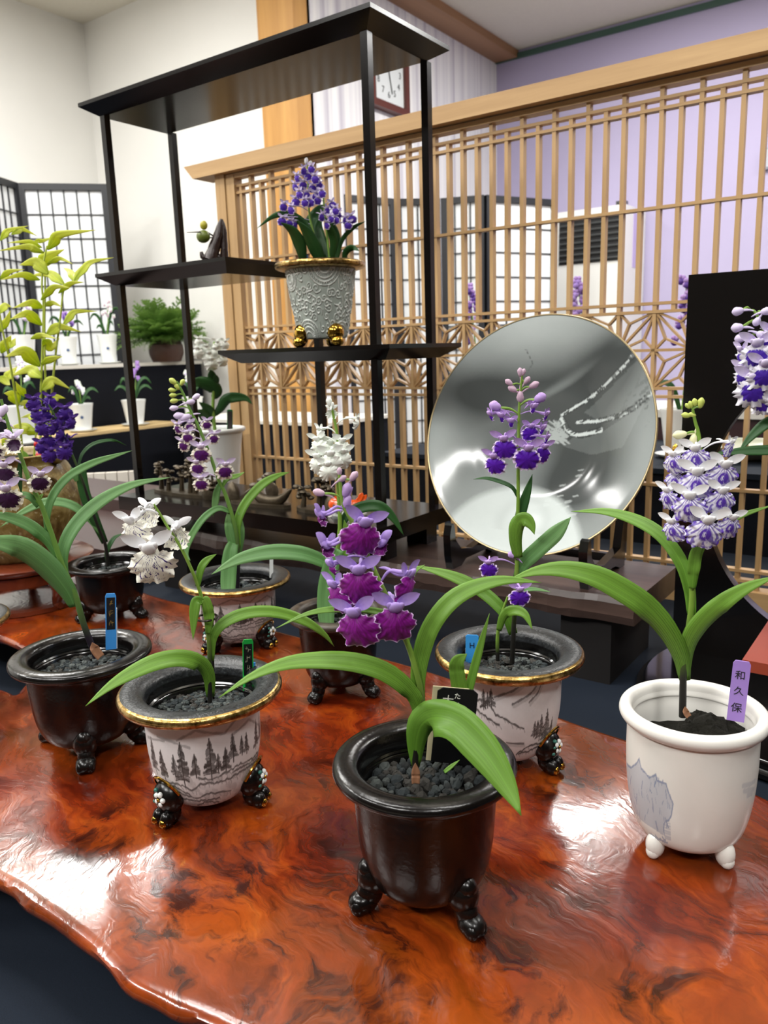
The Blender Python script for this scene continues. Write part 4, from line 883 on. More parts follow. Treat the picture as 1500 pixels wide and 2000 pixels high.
# ================================================================ dark plank, shelf and the things on them
ZP = .825
T = Thing('plank_stand', (-.75, 1.04, ZC), 'long low dark burnt-wood plank stand under the black shelf and the plate', 'stand')
g = G(); n = 60; r = random.Random(2); xs = np.linspace(-1.27, -.302, n)
fr = [.947+.0035*math.sin(k*.8)+r.uniform(-.002, .002) for k in range(n)]; bk_ = [1.135+r.uniform(-.002, .002) for k in range(n)]
V = []
for k in range(n): V += [(xs[k], fr[k]+.004, ZP), (xs[k], bk_[k], ZP), (xs[k], bk_[k], ZP-.034), (xs[k], fr[k]+.002, ZP-.034), (xs[k], fr[k]-.002, ZP-.022+r.uniform(-.002, .002)), (xs[k], fr[k], ZP-.008)]
g.add(V, [(k*6+j, k*6+(j+1) % 6, (k+1)*6+(j+1) % 6, (k+1)*6+j) for k in range(n-1) for j in range(6)]+[(5, 4, 3, 2, 1, 0), tuple((n-1)*6+j for j in range(6))]); T.part('plank', g, dark_plank, smooth=False)
for x in (-.37, -1.2):
    g = G(); g.box(x-.035, x+.035, .962, 1.125, ZC, ZP-.034); T.part('leg', g, flat('charred_block', '0e0a09', .6, var=.3, scale=30), smooth=False)

T = Thing('display_shelf', (-.98, 1.02, ZP), 'tall black lacquered open shelf with three staggered boards on thin posts', 'shelf')
ZB = .885
def chamfer_board(x0, x1, y0, y1, zt, t=.022, ch=.026, lip=.006):
    g = G(); V = []
    for z, q in ((zt, 0), (zt-lip, 0), (zt-t, ch)): V += [(x0+q, y0+q, z), (x1-q, y0+q, z), (x1-q, y1-q, z), (x0+q, y1-q, z)]
    return g.add(V, [(0, 1, 2, 3), (11, 10, 9, 8)]+[(r_*4+(k+1) % 4, r_*4+k, r_*4+4+k, r_*4+4+(k+1) % 4) for r_ in range(2) for k in range(4)])
T.part('top_board', chamfer_board(-1.300, -.660, .918, 1.118, 1.586), shelf_m, smooth=False)
T.part('middle_board', chamfer_board(-1.300, -.958, .918, 1.118, 1.297), shelf_m, smooth=False)
T.part('lower_board', chamfer_board(-.990, -.645, .918, 1.118, 1.152), shelf_m, smooth=False)
for x, y, z1 in ((-1.268, .948, 1.565), (-.690, .948, 1.565), (-1.268, 1.098, 1.565), (-.690, 1.098, 1.565), (-.925, 1.098, 1.276)):
    g = G(); g.box(x-.006, x+.006, y-.006, y+.006, ZB-.004, z1); T.part('post', g, shelf_m, smooth=False)
b_ = T.part('base_board', G().box(-1.292, -.672, .915, 1.122, ZB-.026, ZB), shelf_m, smooth=False)
for x, y in ((-1.25, .97), (-.71, .97), (-1.25, 1.09), (-.71, 1.09)): T.part('foot', G().box(x-.02, x+.02, y-.016, y+.016, ZP, ZB-.025), shelf_m, b_, smooth=False)

# celadon pot on the lower board
yS = 1.015; p = aty(632, 668, yS); c = (p[0], yS, 1.152); w_ = wdep((c[0], c[1], 1.24)); Ds = 176*w_/F; Hs = aty(625, 512, yS)[2]-1.152
T = Thing('potted_orchid', c, 'orchid with two violet spikes in a scroll-patterned celadon pot on the shelf', 'potted orchid')
R, sz = pot_shell(T, c, Ds, Hs, 'celadon', paint_scroll()); feet(T, c, Ds/2, Hs, 'celadon', (30, -62, 160)); soil(T, c, R, sz)
pl = Plane(c); fk = dict(k=.85, base=.45, tipstart=.5)
stem(T, pl, [(632, 520), (620, 480), (606, 430), (602, 380), (601, 335), (598, 312)], 5, 3, stem_gr); stem(T, pl, [(645, 520), (640, 470), (636, 430), (632, 390), (634, 375)], 5, 3, stem_gr, 'side_stem')
leaf(T, pl, [(622, 520), (612, 480), (595, 440), (565, 420), (535, 422), (502, 446)], 16, leaf_d, -.02, **fk); leaf(T, pl, [(592, 510), (586, 480), (572, 452), (548, 434)], 24, leaf_d, -.03, base=.5, tipstart=.4)
leaf(T, pl, [(628, 520), (618, 490), (600, 455), (580, 430)], 26, leaf_d, -.03, base=.5, tipstart=.4, k=.9); leaf(T, pl, [(632, 505), (610, 470), (606, 440), (625, 410), (640, 404)], 24, leaf_d, .02, k=.9)
leaf(T, pl, [(640, 520), (632, 480), (622, 445), (628, 420)], 18, leaf_d, .02, k=.9); leaf(T, pl, [(655, 510), (656, 470), (645, 440), (632, 425)], 20, leaf_d, -.01, k=.9)
leaf(T, pl, [(658, 510), (668, 470), (690, 445), (714, 432)], 9, leaf_d, -.01); leaf(T, pl, [(672, 508), (676, 492), (688, 484), (702, 490)], 13, leaf_d, -.02); leaf(T, pl, [(648, 510), (652, 475), (646, 450), (636, 430)], 16, leaf_d, -.03)
r = random.Random(4)
for x, y in ((580, 348), (600, 345), (615, 350), (576, 365), (592, 362), (610, 368), (622, 362), (584, 380), (600, 382), (617, 384), (577, 394), (594, 396), (621, 392), (604, 396), (628, 378), (555, 404), (568, 410), (552, 432), (566, 436), (576, 440), (648, 400), (640, 412), (655, 412), (630, 424), (645, 428), (655, 430), (638, 440), (660, 420), (676, 430), (686, 428), (681, 440), (594, 334), (608, 330)):
    flower(T, pl, x, y, r.uniform(16, 20), B_mix, r.uniform(-55, 55), r.uniform(-12, 12), 8, r.uniform(-.03, -.008))
for x, y in ((598, 314), (606, 320), (633, 378)): bud(T, pl, x, y, 8, pet_white, 80)
label_stick('plant_label', pl, 597, 516, 597, 497, 9, '2f5f8e', 'tiny blue tag in the celadon pot on the shelf', .03)

# bird on driftwood
c = (aty(412, 510, .99)[0], .99, 1.297); pl = Plane(c); T = Thing('bird_ornament', c, 'small green and yellow bird ornament on a dark driftwood piece, middle shelf', 'ornament')
drift = flat('driftwood', '2c1c18', .35, var=.5, scale=40, bump=.6, bscale=60, bdist=.003)
g = G(); g.tube(spline([pl(412, 508), pl(420, 480), pl(428, 455), pl(433, 428)], 10), [pl.m(q) for q in (14, 14, 12, 12, 11, 10, 10, 9, 8, 6, 3)], 9)
g.tube(spline([pl(438, 506), pl(438, 480), pl(437, 450), pl(434, 430)], 8), [pl.m(q) for q in (8, 8, 7, 7, 6, 6, 5, 4, 2)], 8); g.tube(spline([pl(430, 503), pl(412, 500), pl(397, 503), pl(393, 492)], 8), [pl.m(q) for q in (7, 7, 7, 6, 6, 6, 5, 4, 3)], 8); T.part('driftwood', g, drift)
g = G(); g.ell(pl(397, 462), (pl.m(15), pl.m(12), pl.m(12)), 14, 9); T.part('body', g, flat('bird_green', '5d6a20', .4, var=.5, scale=120))
g = G(); g.ell(pl(398, 440), (pl.m(8), pl.m(7), pl.m(8.5)), 12, 8); h = T.part('head', g, flat('bird_yellow', 'a8a02c', .4, var=.3, scale=150))
g = G(); g.tube([pl(392, 453, -.01), pl(365, 454, -.02)], [pl.m(1.5), pl.m(.6)], 6); T.part('beak', g, wire_m)
g = G(); g.tube(spline([pl(402, 452), pl(412, 458), pl(424, 466)], 6), pl.m(1.6), 6); g.tube(spline([pl(405, 466), pl(415, 464), pl(424, 468)], 6), pl.m(1.2), 6); T.part('wing_wire', g, wire_m)

# bronze landscape ornaments on the base board
bronze = flat('aged_bronze', '4d4436', .45, .75, var=.4, scale=60, bump=.5, bscale=90, bdist=.002)
def bronze_row(x0, x1, yy, items, label):
    c = ((x0+x1)/2, yy, ZB); T = Thing('bronze_ornament', c, label, 'ornament'); pl = Plane(c)
    g = G(); m = 14; V = [(c[0]+(x1-x0)/2*math.cos(a), c[1]+.022*math.sin(a), z) for z in (ZB, ZB+.006) for a in np.linspace(0, 2*math.pi, m, endpoint=False)]
    g.add(V, [tuple(range(m-1, -1, -1)), tuple(range(m, 2*m))]+[(k, (k+1) % m, m+(k+1) % m, m+k) for k in range(m)]); T.part('base', g, bronze, smooth=False)
    r = random.Random(int(-x0*1000))
    for x, h, kind in items:
        y = c[1]+r.uniform(-.008, .008); g = G()
        if kind == 'pine':
            g.tube([(x, y, ZB+.004), (x+.003, y, ZB+h*.5), (x-.002, y, ZB+h*.98)], [.0055, .004, .002], 7)
            for k in range(12): q = r.uniform(.45, 1.0); g.ell((x+r.uniform(-.012, .012), y+r.uniform(-.007, .007), ZB+h*q), (r.uniform(.005, .009), .006, r.uniform(.0025, .0045)), 7, 4)
        elif kind == 'lean':
            P = spline([(x, y, ZB+.004), (x+.02, y, ZB+h*.4), (x+.055, y, ZB+h*.75), (x+.075, y, ZB+h)], 10); g.tube(P, [.006-.0004*k for k in range(11)], 7)
            for q in (5, 7, 9, 10): g.ell(P[q]+np.array([0, 0, .004]), (.014, .010, .006), 9, 5)
        elif kind == 'boat':
            g.tube(spline([(x-.045, y, ZB+.028), (x-.02, y, ZB+.012), (x+.02, y, ZB+.012), (x+.05, y, ZB+.034)], 12), [.003, .006, .008, .009, .010, .010, .010, .010, .009, .008, .006, .004, .002], 8); g.tube([(x, y, ZB+.012), (x, y, ZB+h)], .0018, 6); g.ell((x+.004, y, ZB+h*.55), (.016, .002, .016), 10, 6)
        elif kind == 'rock': g.ell((x, y, ZB+.008), (.016, .012, h), 9, 6)
        T.part('pine_tree' if kind in ('pine', 'lean') else kind, g, bronze)
bronze_row(-1.27, -1.07, .985, [(-1.25, .062, 'pine'), (-1.222, .05, 'pine'), (-1.195, .055, 'pine'), (-1.160, .07, 'pine'), (-1.145, .062, 'pine'), (-1.105, .03, 'rock'), (-1.092, .045, 'pine')], 'bronze row of little pine trees at the left of the shelf base')
bronze_row(-1.05, -.90, .975, [(-1.035, .03, 'rock'), (-1.02, .05, 'lean'), (-.945, .05, 'boat')], 'bronze boat and leaning pine in the middle of the shelf base')
bronze_row(-.885, -.80, .978, [(-.872, .04, 'pine'), (-.845, .055, 'pine'), (-.82, .05, 'pine'), (-.808, .025, 'rock')], 'bronze clump of three pines behind the purple orchid tip')

# goldfish
c = np.array(atz(683, 1008, ZB)); c = np.array([c[0], .975, ZB]); pl = Plane(c); T = Thing('goldfish_ornament', c, 'orange and white porcelain goldfish ornament on the shelf base', 'ornament')
b = NB('goldfish_glaze', .18, coat=.4); v = b.coord('Object'); f = b.noise(v, 38, 2); z = b.sep(v)[2]
b.color(b.mix(b.mrange(b.math('ADD', b.math('MULTIPLY', z, 22.0), f), .75, 1.0), 'e8e2da', 'd9531c')); fishm = b.m
g = G(); ex = pl(700, 990)-pl(660, 990); ex /= np.linalg.norm(ex); M = np.stack([ex, np.cross(UP, ex), UP], 1); g.ell(pl(664, 986), (pl.m(23), pl.m(14), pl.m(17)), 18, 12, 0, M); g.ell(pl(690, 985), (pl.m(16), pl.m(8), pl.m(9)), 14, 9, 0, M)
T.part('body', g, fishm)
for P, w in (([(690, 986), (702, 975), (708, 962)], 10), ([(692, 986), (706, 980), (716, 966)], 9), ([(694, 990), (708, 988), (722, 986)], 9)): solid(T.part('tail_fin', ribbon(G(), [pl(*q) for q in P], pl.m(w), base=.4, tipstart=.8, k=1), fishm), .0015)
for P, w in (([(655, 972), (664, 964), (674, 970)], 8), ([(650, 998), (646, 1006), (640, 1010)], 7), ([(690, 1005), (702, 1010), (714, 1012)], 9)): solid(T.part('fin', ribbon(G(), [pl(*q, -.008) for q in P], pl.m(w), base=.6, tipstart=.6, k=1), fishm), .0015)
T.part('eye', G().ell(pl(652, 988, -.016), (pl.m(2.6),)*3, 8, 6), black_lac); g = G(); g.ell(pl(705, 1002), (pl.m(12), pl.m(9), pl.m(9)), 12, 8, 0, M); T.part('second_fish_body', g, fishm)
g = G(); q = pl(672, 1003); g.box(q[0]-.02, q[0]+.03, q[1]-.008, q[1]+.008, ZB, ZB+.008); T.part('plinth', g, plain_white, smooth=False)

# ---------------------------------------------------------------- plate on its easel
def plate_canvas(N=420):
    global KW; KW = 1.0
    yy, xx = np.mgrid[0:N, 0:N]; X = (xx-N/2)/(N/2); Y = -(yy-N/2)/(N/2)
    rr = np.hypot(X, Y); v = .56+0*X
    def blob(cx, cy, sx, sy, a, amt):
        c_, s_ = math.cos(a), math.sin(a); u = ((X-cx)*c_+(Y-cy)*s_)/sx; w = (-(X-cx)*s_+(Y-cy)*c_)/sy; return amt*np.exp(-(u*u+w*w))
    v = v*1.0+blob(-.15, .95, .55, .30, 0, -.40)+blob(.1, .38, .75, .26, .25, .42)+blob(.55, .62, .30, .2, .8, .35)+blob(-.65, .38, .42, .20, .2, .32)+blob(.42, -.1, .36, .38, .3, .42)+blob(.3, -.42, .3, .2, 0, .3)+blob(-.35, -.12, .4, .18, .5, .18)
    v = v+blob(.15, .45, .5, .05, .5, -.28)+blob(-.9, -.05, .16, .3, 0, -.25)+blob(.9, -.1, .12, .35, 0, -.1)
    moon = np.hypot(X+.08, (Y+1.02)/.95); v = v+(np.minimum(v, .10)-v)*np.clip((.67-moon)/.07, 0, 1); v = v+.14*np.exp(-((np.hypot(X+.02, Y+.72)-.2)/.05)**2)*(Y > -.8)*.6
    cv = np.clip(v, .02, .9); f = lambda x, y: (N/2+x*N/2, N/2-y*N/2)
    lt = np.zeros((N, N)); dk = np.zeros((N, N)); r = random.Random(8)
    def wing(P, w):
        Q = [np.array(q[:2]) for q in spline([np.array([*f(*p), 0]) for p in P], 40)]; stroke(lt, Q, w, .95)
        for sd in (-1, 1):
            k = 0
            while k < 38:
                l = r.randint(1, 5); t = Q[min(40, k+1)]-Q[k]; n_ = np.array([-t[1], t[0]])/np.linalg.norm(t); stroke(dk, [q+n_*sd*(w+.4) for q in Q[k:k+l+1]], r.uniform(.8, 1.9), .95); k += l+r.randint(0, 2)
        for k in range(10): q = Q[r.randint(1, 38)]; stroke(dk, [q, q+np.array([r.uniform(3, 8), -r.uniform(0, 4)])], r.uniform(.8, 1.8), .9)
    wing([(.16, .20), (.38, .34), (.60, .50), (.74, .64)], 3.2); wing([(.30, .14), (.52, .16), (.74, .22), (.90, .34)], 3.2); wing([(.16, .16), (.24, .06), (.34, .04), (.50, .08)], 4.2)
    fillpoly(lt, [f(*p) for p in ((.34, .22), (.62, .46), (.80, .62), (.90, .36), (.70, .22), (.45, .17))], .09); fillpoly(lt, [f(*p) for p in ((.28, .02), (.5, .06), (.86, .26), (.72, -.06), (.45, -.12), (.2, -.06))], .09)
    for k in range(48):
        t = r.uniform(0, 1); a = (.30+.3*t, .2+.12*t); b = (.62+.34*r.random(), .05+.5*r.random()); stroke(dk, [f(*a), f(*b)], .8, .6)
    for k in range(110): x, y = r.uniform(.56, .88), r.uniform(.18, .66); stroke(dk, [f(x, y), f(x+.02, y+.02)], r.uniform(.8, 2.8), .75)
    for k in range(30): x = r.uniform(.2, .8); stroke(dk, [f(x, -.02+.02*r.random()), f(x+.05, -.10*r.random())], .6, .5)
    for k in range(16): x, y = r.uniform(.1, .4), r.uniform(-.65, -.25); stroke(lt, [f(x, y), f(x+.04, y+.01)], r.uniform(.8, 2.4), .45)
    for k in range(40): x, y = r.uniform(.02, .2), r.uniform(-.02, .16); stroke(lt, [f(x, y), f(x+.05, y-.03)], 1.6, .6)
    stroke(dk, [f(-.2, .73), f(-.14, .62), f(-.22, .5), (f(-.48, .42))], .8, .8); stroke(dk, [f(-.48, .42), f(-.5, .3), f(-.44, .2)], .7, .5)
    cv = cv*(1-lt)+.04*lt; return np.maximum(cv, dk*.97)
pcv = plate_canvas()
Rp = .1785; tilt = math.radians(17); pc0 = np.array([-.492, 1.003, .8475]); axu = np.array([0, math.sin(tilt), math.cos(tilt)]); axn = np.array([0, -math.cos(tilt), math.sin(tilt)]); axr = np.array([1.0, 0, 0]); pc = pc0+axu*Rp
T = Thing('display_plate', pc0, 'large round grey plate with brushed insect wings standing on a black easel', 'plate')
prof = [(0, -.030), (.05, -.030), (.085, -.029), (.11, -.022), (.14, -.011), (.165, -.003), (.1755, 0.0)]
pr = spline([np.array([a, b, 0]) for a, b in prof], 150); g = G(); n = 420; V = []; ink = []
for a, b, _ in pr:
    for k in range(n):
        th = 2*math.pi*k/n; x, y = a*math.cos(th), a*math.sin(th); V.append(pc+axr*x+axu*y+axn*b)
        ink.append(pcv[min(419, max(0, int(210-y/Rp*209))), min(419, max(0, int(210+x/Rp*209)))])
g.add(V, [(i*n+k, i*n+(k+1) % n, (i+1)*n+(k+1) % n, (i+1)*n+k) for i in range(150) for k in range(n)], 0, ink=ink); T.part('plate_face', g, plate_m)
def ringgeo(prof, n=96):
    g = G(); V = [pc+axr*a*math.cos(2*math.pi*k/n)+axu*a*math.sin(2*math.pi*k/n)+axn*b for a, b in prof for k in range(n)]; m = len(prof)
    return g.add(V, [(i*n+k, i*n+(k+1) % n, (i+1)*n+(k+1) % n, (i+1)*n+k) for i in range(m-1) for k in range(n)])
T.part('gold_rim', ringgeo([(.1762, .0005), (.1774, .0010), (.1782, .0002), (.1784, -.002), (.1775, -.0034)]), flat('pale_gold_line', 'cdb98c', .35, .55), label='thin gold rim line')
T.part('plate_back', ringgeo([(.1778, -.003), (.165, -.008), (.14, -.017), (.11, -.028), (.09, -.036), (.088, -.044), (.083, -.044), (.082, -.036), (.002, -.036)]), plain_white)
T = Thing('plate_easel', (-.49, 1.05, ZP), 'black wooden easel with two curled hooks holding the big plate', 'plate stand')
for px in (888, 1150):
    x = aty(px, 1100, .98)[0]; g = G()
    zz = [(.958, .0), (.952, .02), (.950, .052), (.955, .066), (.962, .068), (.965, .058), (.968, .042), (.985, .026), (1.02, .020), (1.09, .030), (1.115, .12), (1.121, .20), (1.130, .20), (1.126, .10), (1.110, .0), (1.09, .0), (1.07, .008), (1.00, .008), (.985, .0)]
    zz = [(1.053+(y-1.053)*.92, z) for y, z in zz]
    V = [(x+s, y, ZP+z) for s in (-.006, .006) for y, z in zz]; m = len(zz)
    g.add(V, [tuple(range(m)), tuple(range(2*m-1, m-1, -1))]+[(k, m+k, m+(k+1) % m, (k+1) % m) for k in range(m)]); T.part('side_support', g, black_lac, smooth=False)
xa, xb = aty(888, 1100, .98)[0], aty(1150, 1100, .98)[0]
T.part('cross_bar', G().box(xa+.006, xb-.006, 1.085, 1.095, ZP+.008, ZP+.02), black_lac, smooth=False); T.part('cross_bar', G().box(xa+.006, xb-.006, 1.108, 1.116, ZP+.12, ZP+.135), black_lac, smooth=False)

# ---------------------------------------------------------------- black moon panel with its round base, red stand, right orchid
T = Thing('moon_panel', (-.067, 1.09, ZC), 'black lacquer panel with a large round opening, at the right edge', 'panel')
g = G(); cx, cz, Rm_ = -.067, .941, .187; x0, x1, z0, z1 = -.289, .155, ZC+.02, 1.226; n = 96; inner = []; outer = []
for k in range(n):
    a = 2*math.pi*k/n; ca, sa = math.cos(a), math.sin(a); inner.append((cx+Rm_*ca, cz+Rm_*sa))
    t = min([q for q in ((x1-cx)/ca if ca > 1e-6 else 9, (x0-cx)/ca if ca < -1e-6 else 9, (z1-cz)/sa if sa > 1e-6 else 9, (z0-cz)/sa if sa < -1e-6 else 9)]); outer.append([cx+t*ca, cz+t*sa])
for X, Z in ((x0, z0), (x1, z0), (x0, z1), (x1, z1)):
    k = min(range(n), key=lambda i: math.hypot(outer[i][0]-X, outer[i][1]-Z)); outer[k] = [X, Z]
V = [(a, y, b) for y in (1.081, 1.099) for L in (inner, outer) for a, b in L]; Fc = []
for k in range(n):
    j = (k+1) % n; Fc += [(k, n+k, n+j, j), (2*n+k, 2*n+j, 3*n+j, 3*n+k), (k, j, 2*n+j, 2*n+k), (n+k, 3*n+k, 3*n+j, n+j)]
g.add(V, Fc); T.part('panel', g, black_lac)
g = G(); m = 64; zs = [(ZC, .97), (ZC+.004, 1.0), (ZC+.009, 1.0), (ZC+.011, .965), (ZC+.017, .965), (ZC+.020, .955)]
V = [(-.067+.245*q*math.cos(2*math.pi*k/m), 1.03+.225*q*math.sin(2*math.pi*k/m), z) for z, q in zs for k in range(m)]; g.add(V, [(i*m+k, i*m+(k+1) % m, (i+1)*m+(k+1) % m, (i+1)*m+k) for i in range(5) for k in range(m)]+[tuple(5*m+k for k in range(m)), tuple(range(m-1, -1, -1))]); T.part('round_base', g, black_lac, smooth=True)
redlac = flat('vermilion_lacquer', '93402c', .4, var=.05, scale=30)
T = Thing('red_stand', (-.06, .965, ZC+.02), 'vermilion lacquer board on a black foot at the right edge', 'stand')
T.part('board', G().box(-.161, .06, .883, 1.04, .787, .80), redlac, smooth=False)
for x, y in ((-.12, .915), (.03, .915), (-.12, 1.01), (.03, 1.01)): T.part('leg', G().box(x-.012, x+.012, y-.012, y+.012, ZC+.02, .787), black_lac, smooth=False)
c = (-.095, .962, .80); T = Thing('potted_orchid', c, 'orchid at right edge before the black panel, frilled white flowers with violet hearts', 'potted orchid')
R, sz = pot_shell(T, c, .10, .095, 'black'); feet(T, c, .05, .095, 'black', (0, 120, 240)); soil(T, c, R, sz); pl = Plane(c)
stem(T, pl, [(1640, 1060), (1625, 960), (1590, 880), (1545, 790), (1510, 690), (1478, 615), (1465, 605)], 10, 4, stem_gr)
leaf(T, pl, [(1625, 960), (1590, 905), (1540, 882), (1480, 880), (1430, 883), (1390, 887)], 20, leaf_d, -.02, base=.6, k=.8); leaf(T, pl, [(1600, 890), (1560, 830), (1510, 822), (1470, 850), (1440, 888)], 22, leaf_d, -.02, d0=.01, base=.6, k=.8); leaf(T, pl, [(1636, 1000), (1680, 930), (1740, 900)], 22, leaf_d)
for x, y, w, yaw, d in ((1478, 696, 62, 0, -.03), (1470, 765, 66, 4, -.03), (1452, 740, 50, -30, -.02), (1492, 735, 60, 14, -.035), (1448, 700, 44, -50, -.015), (1490, 790, 46, 0, -.02), (1520, 720, 60, 30, -.02), (1505, 665, 48, 30, -.015), (1530, 780, 60, 30, -.02)): flower(T, pl, x, y, w, B_edge, yaw, 0, 6, d)
for x, y, w, a in ((1441, 608, 18, 190), (1440, 640, 19, 185), (1446, 661, 18, 190), (1478, 628, 15, 240), (1496, 608, 16, 10), (1488, 655, 18, 330)): bud(T, pl, x, y, w, pet_mix, a, -.006, 1.2)

# ---------------------------------------------------------------- lattice fence
YF = 1.38; T = Thing('lattice_screen', (-.7, YF, ZC), 'pale cypress lattice screen with hemp leaf fretwork band behind the display', 'screen')
XL, XR = -1.405, .075; pitch = .0306; xk = lambda k: -.298-.0612*k
bm = G(); bm.add([(x, y, z) for x, dx in ((-1.525, 0), (.19, 0)) for y, z in ((YF-.032, 1.552), (YF+.032, 1.552), (YF+.032, 1.582), (YF-.032, 1.582))], [(0, 1, 2, 3), (7, 6, 5, 4), (0, 4, 5, 1), (1, 5, 6, 2), (2, 6, 7, 3), (3, 7, 4, 0)])
bm.v[0] = (-1.497, YF-.032, 1.552); bm.v[1] = (-1.497, YF+.032, 1.552); T.part('top_beam', bm, cypress_h, smooth=False)
T.part('post', G().box(-1.440, -1.410, YF-.016, YF+.016, ZC, 1.552), cypress_v, smooth=False); T.part('post', G().box(XR+.034, XR+.064, YF-.016, YF+.016, ZC, 1.552), cypress_v, smooth=False)
T.part('stile', G().box(-1.408, -1.382, YF-.013, YF+.013, ZC+.034, 1.550), cypress_v, smooth=False); T.part('stile', G().box(XR+.008, XR+.032, YF-.013, YF+.013, ZC+.034, 1.550), cypress_v, smooth=False)
T.part('rail', G().box(-1.382, XR+.008, YF-.012, YF+.012, 1.5405, 1.5605-.0105), cypress_h, smooth=False); T.part('sill', G().box(-1.408, XR+.032, YF-.018, YF+.018, ZC, ZC+.033), cypress_h, smooth=False)
def cross(z, h=.005): return T.part('cross_bar', G().box(-1.382, XR+.008, YF-.0075, YF+.0075, z-h/2, z+h/2), cypress_h, smooth=False)
for z in (1.524, 1.509, 1.359, 1.207, 1.1935, 1.066, 1.052, .900, .765, .748): cross(z)
zt, zm, zb_ = 1.1935, 1.1300, 1.066; cell = .0612
up_me = G().box(-.0035, .0035, -.0065, .0065, 1.207, 1.5405).mesh('slat', cypress_v, (0, 0, 0), False); up2 = G().box(-.0035, .0035, -.0065, .0065, 1.207, 1.524).mesh('slat', cypress_v, (0, 0, 0), False)
lo_me = G().box(-.0035, .0035, -.0065, .0065, .733, 1.066).mesh('slat', cypress_v, (0, 0, 0), False); st_me = G().box(-.0035, .0035, -.0065, .0065, 1.1935, 1.207).mesh('slat', cypress_v, (0, 0, 0), False)
md_me = G().box(-.003, .003, -.0065, .0065, zb_, zt).mesh('fret_upright', cypress_v, (0, 0, 0), False)
x = XR
k = -6; xs_ = []
while True:
    xx = xk(k/2); k += 1
    if xx < XL+.03: break
    if xx > XR: continue
    xs_.append((xx, (k-1) % 2 == 0))
for xx, tall in xs_:
    T.inst('upper_slat', up_me if tall else up2, (xx, YF, 0)); T.inst('lower_slat', lo_me, (xx, YF, 0)); T.inst('short_slat', st_me, (xx, YF, 0))
    if tall: T.inst('fret_upright', md_me, (xx, YF, 0))
T.part('fret_bar', G().box(-1.382, XR+.008, YF-.0065, YF+.0065, zm-.0025, zm+.0025), cypress_h, smooth=False)
def kum(a, b): return G().bar((a[0], 0, a[1]), (b[0], 0, b[1]), .011, .0034, (0, 1, 0)).mesh('kumiko', cypress_h, (0, 0, 0), False)
h_ = (zt-zb_)/2; CE = {}
for flip in (0, 1):
    A = (0, h_) if not flip else (cell, h_); Cc = (cell, 0) if not flip else (0, 0); B_ = (cell, h_) if not flip else (0, h_); D_ = (0, 0) if not flip else (cell, 0)
    u = (lambda q: q) if not flip else (lambda q: cell-q); k1 = (u(.707*cell), .707*h_); k2 = (u(.293*cell), .293*h_)
    CE[flip] = [kum(A, Cc)]+[kum(k1, q) for q in (A, B_, Cc)]+[kum(k2, q) for q in (A, D_, Cc)]
k = 0
for i in range(-3, 30):
    xl = xk(i+1)
    if xl < XL+.0 or xl+cell > XR+.03: continue
    for row in (0, 1):
        flip = 0 if (i+1+row) % 2 == 0 else 1; z = zm if row == 0 else zb_
        for q, me in enumerate(CE[flip]): T.inst('fret_diagonal' if q == 0 else 'fret_strip', me, (xl, YF+.0004*q, z))

# ================================================================ brown jar on its carved stand, golden plant
cj = np.array([-1.150, .628, .853]); T = Thing('carved_stand', (cj[0], cj[1], ZT), 'small reddish carved wooden stand with curved legs under the brown jar', 'stand')
g = G(); m = 40; zs = [(.838, .095), (.842, .105), (.849, .108), (.853, .102)]
g.lathe([(.001, .838-ZT)]+[(r_, z-ZT) for z, r_ in zs]+[(.001, .853-ZT)], m, (cj[0], cj[1], ZT)); T.part('top', g, red_wood)
g = G(); g.lathe([(.078, .820-ZT), (.096, .822-ZT), (.098, .838-ZT), (.078, .838-ZT)], m, (cj[0], cj[1], ZT), close=True); T.part('apron', g, red_wood)
for k in range(5):
    a = view_phi(cj)+math.radians(28+72*k); d_ = np.array([math.cos(a), math.sin(a), 0]); b0 = np.array([cj[0], cj[1], 0])
    g = G(); g.tube(spline([b0+d_*.086+UP*.83, b0+d_*.100+UP*.815, b0+d_*.092+UP*.797, b0+d_*.090+UP*.787, b0+d_*.099+UP*.7865], 12), [.011, .012, .012, .011, .010, .009, .008, .007, .0065, .0065, .0065, .006, .005], 9); T.part('leg', g, red_wood)
g = G(); g.lathe([(.080, .001), (.097, .001), (.097, .007), (.080, .007)], m, (cj[0], cj[1], ZT), close=True); T.part('floor_ring', g, red_wood)
b = NB('mottled_brown_jar_glaze', .35, spec=.5); v = b.coord('Object'); f = b.noise(v, 35, 5, .8, .6); h = b.noise(v, 160, 2)
b.color(b.mix(b.mrange(h, .62, .68, 0, .7), b.ramp(f, [(.3, '4a3817'), (.48, '7a6433'), (.65, 'a8965f')]), 'b7ab86')); b.bump(b.noise(v, 60, 4), .5, .003); jarm = b.m
T = Thing('ceramic_jar', cj, 'squat mottled brown ceramic jar at left edge holding the golden green plant', 'jar')
zr = aty(60, 890, cj[1])[2]-cj[2]; H = zr
g = G(); g.lathe(interp_prof([(.045, .0), (.068, .003), (.090, H*.28), (.0975, H*.5), (.0955, H*.70), (.086, H*.85), (.080, H*.91), (.083, H*.96), (.087, H), (.080, H), (.07, H*.9), (.06, H*.7)], 40), 56, cj); T.part('jar_body', g, jarm)
plj = Plane(cj); q = plj(118, 932, -.070)
for a in (30, -62): 
    ph = view_phi(cj)+math.radians(a); d_ = np.array([math.cos(ph), math.sin(ph), 0]); s_ = np.array([-d_[1], d_[0], 0]); o = cj+d_*.089+UP*H*.76
    g = G(); g.ell(o, (.012, .012, .012), 12, 8); R_ = [o+d_*.010-UP*.006+s_*.013*math.cos(t)+UP*.013*math.sin(t) for t in np.linspace(0, 2*math.pi, 20)]; g.tube(R_, .0032, 7); T.part('ring_handle', g, jarm)
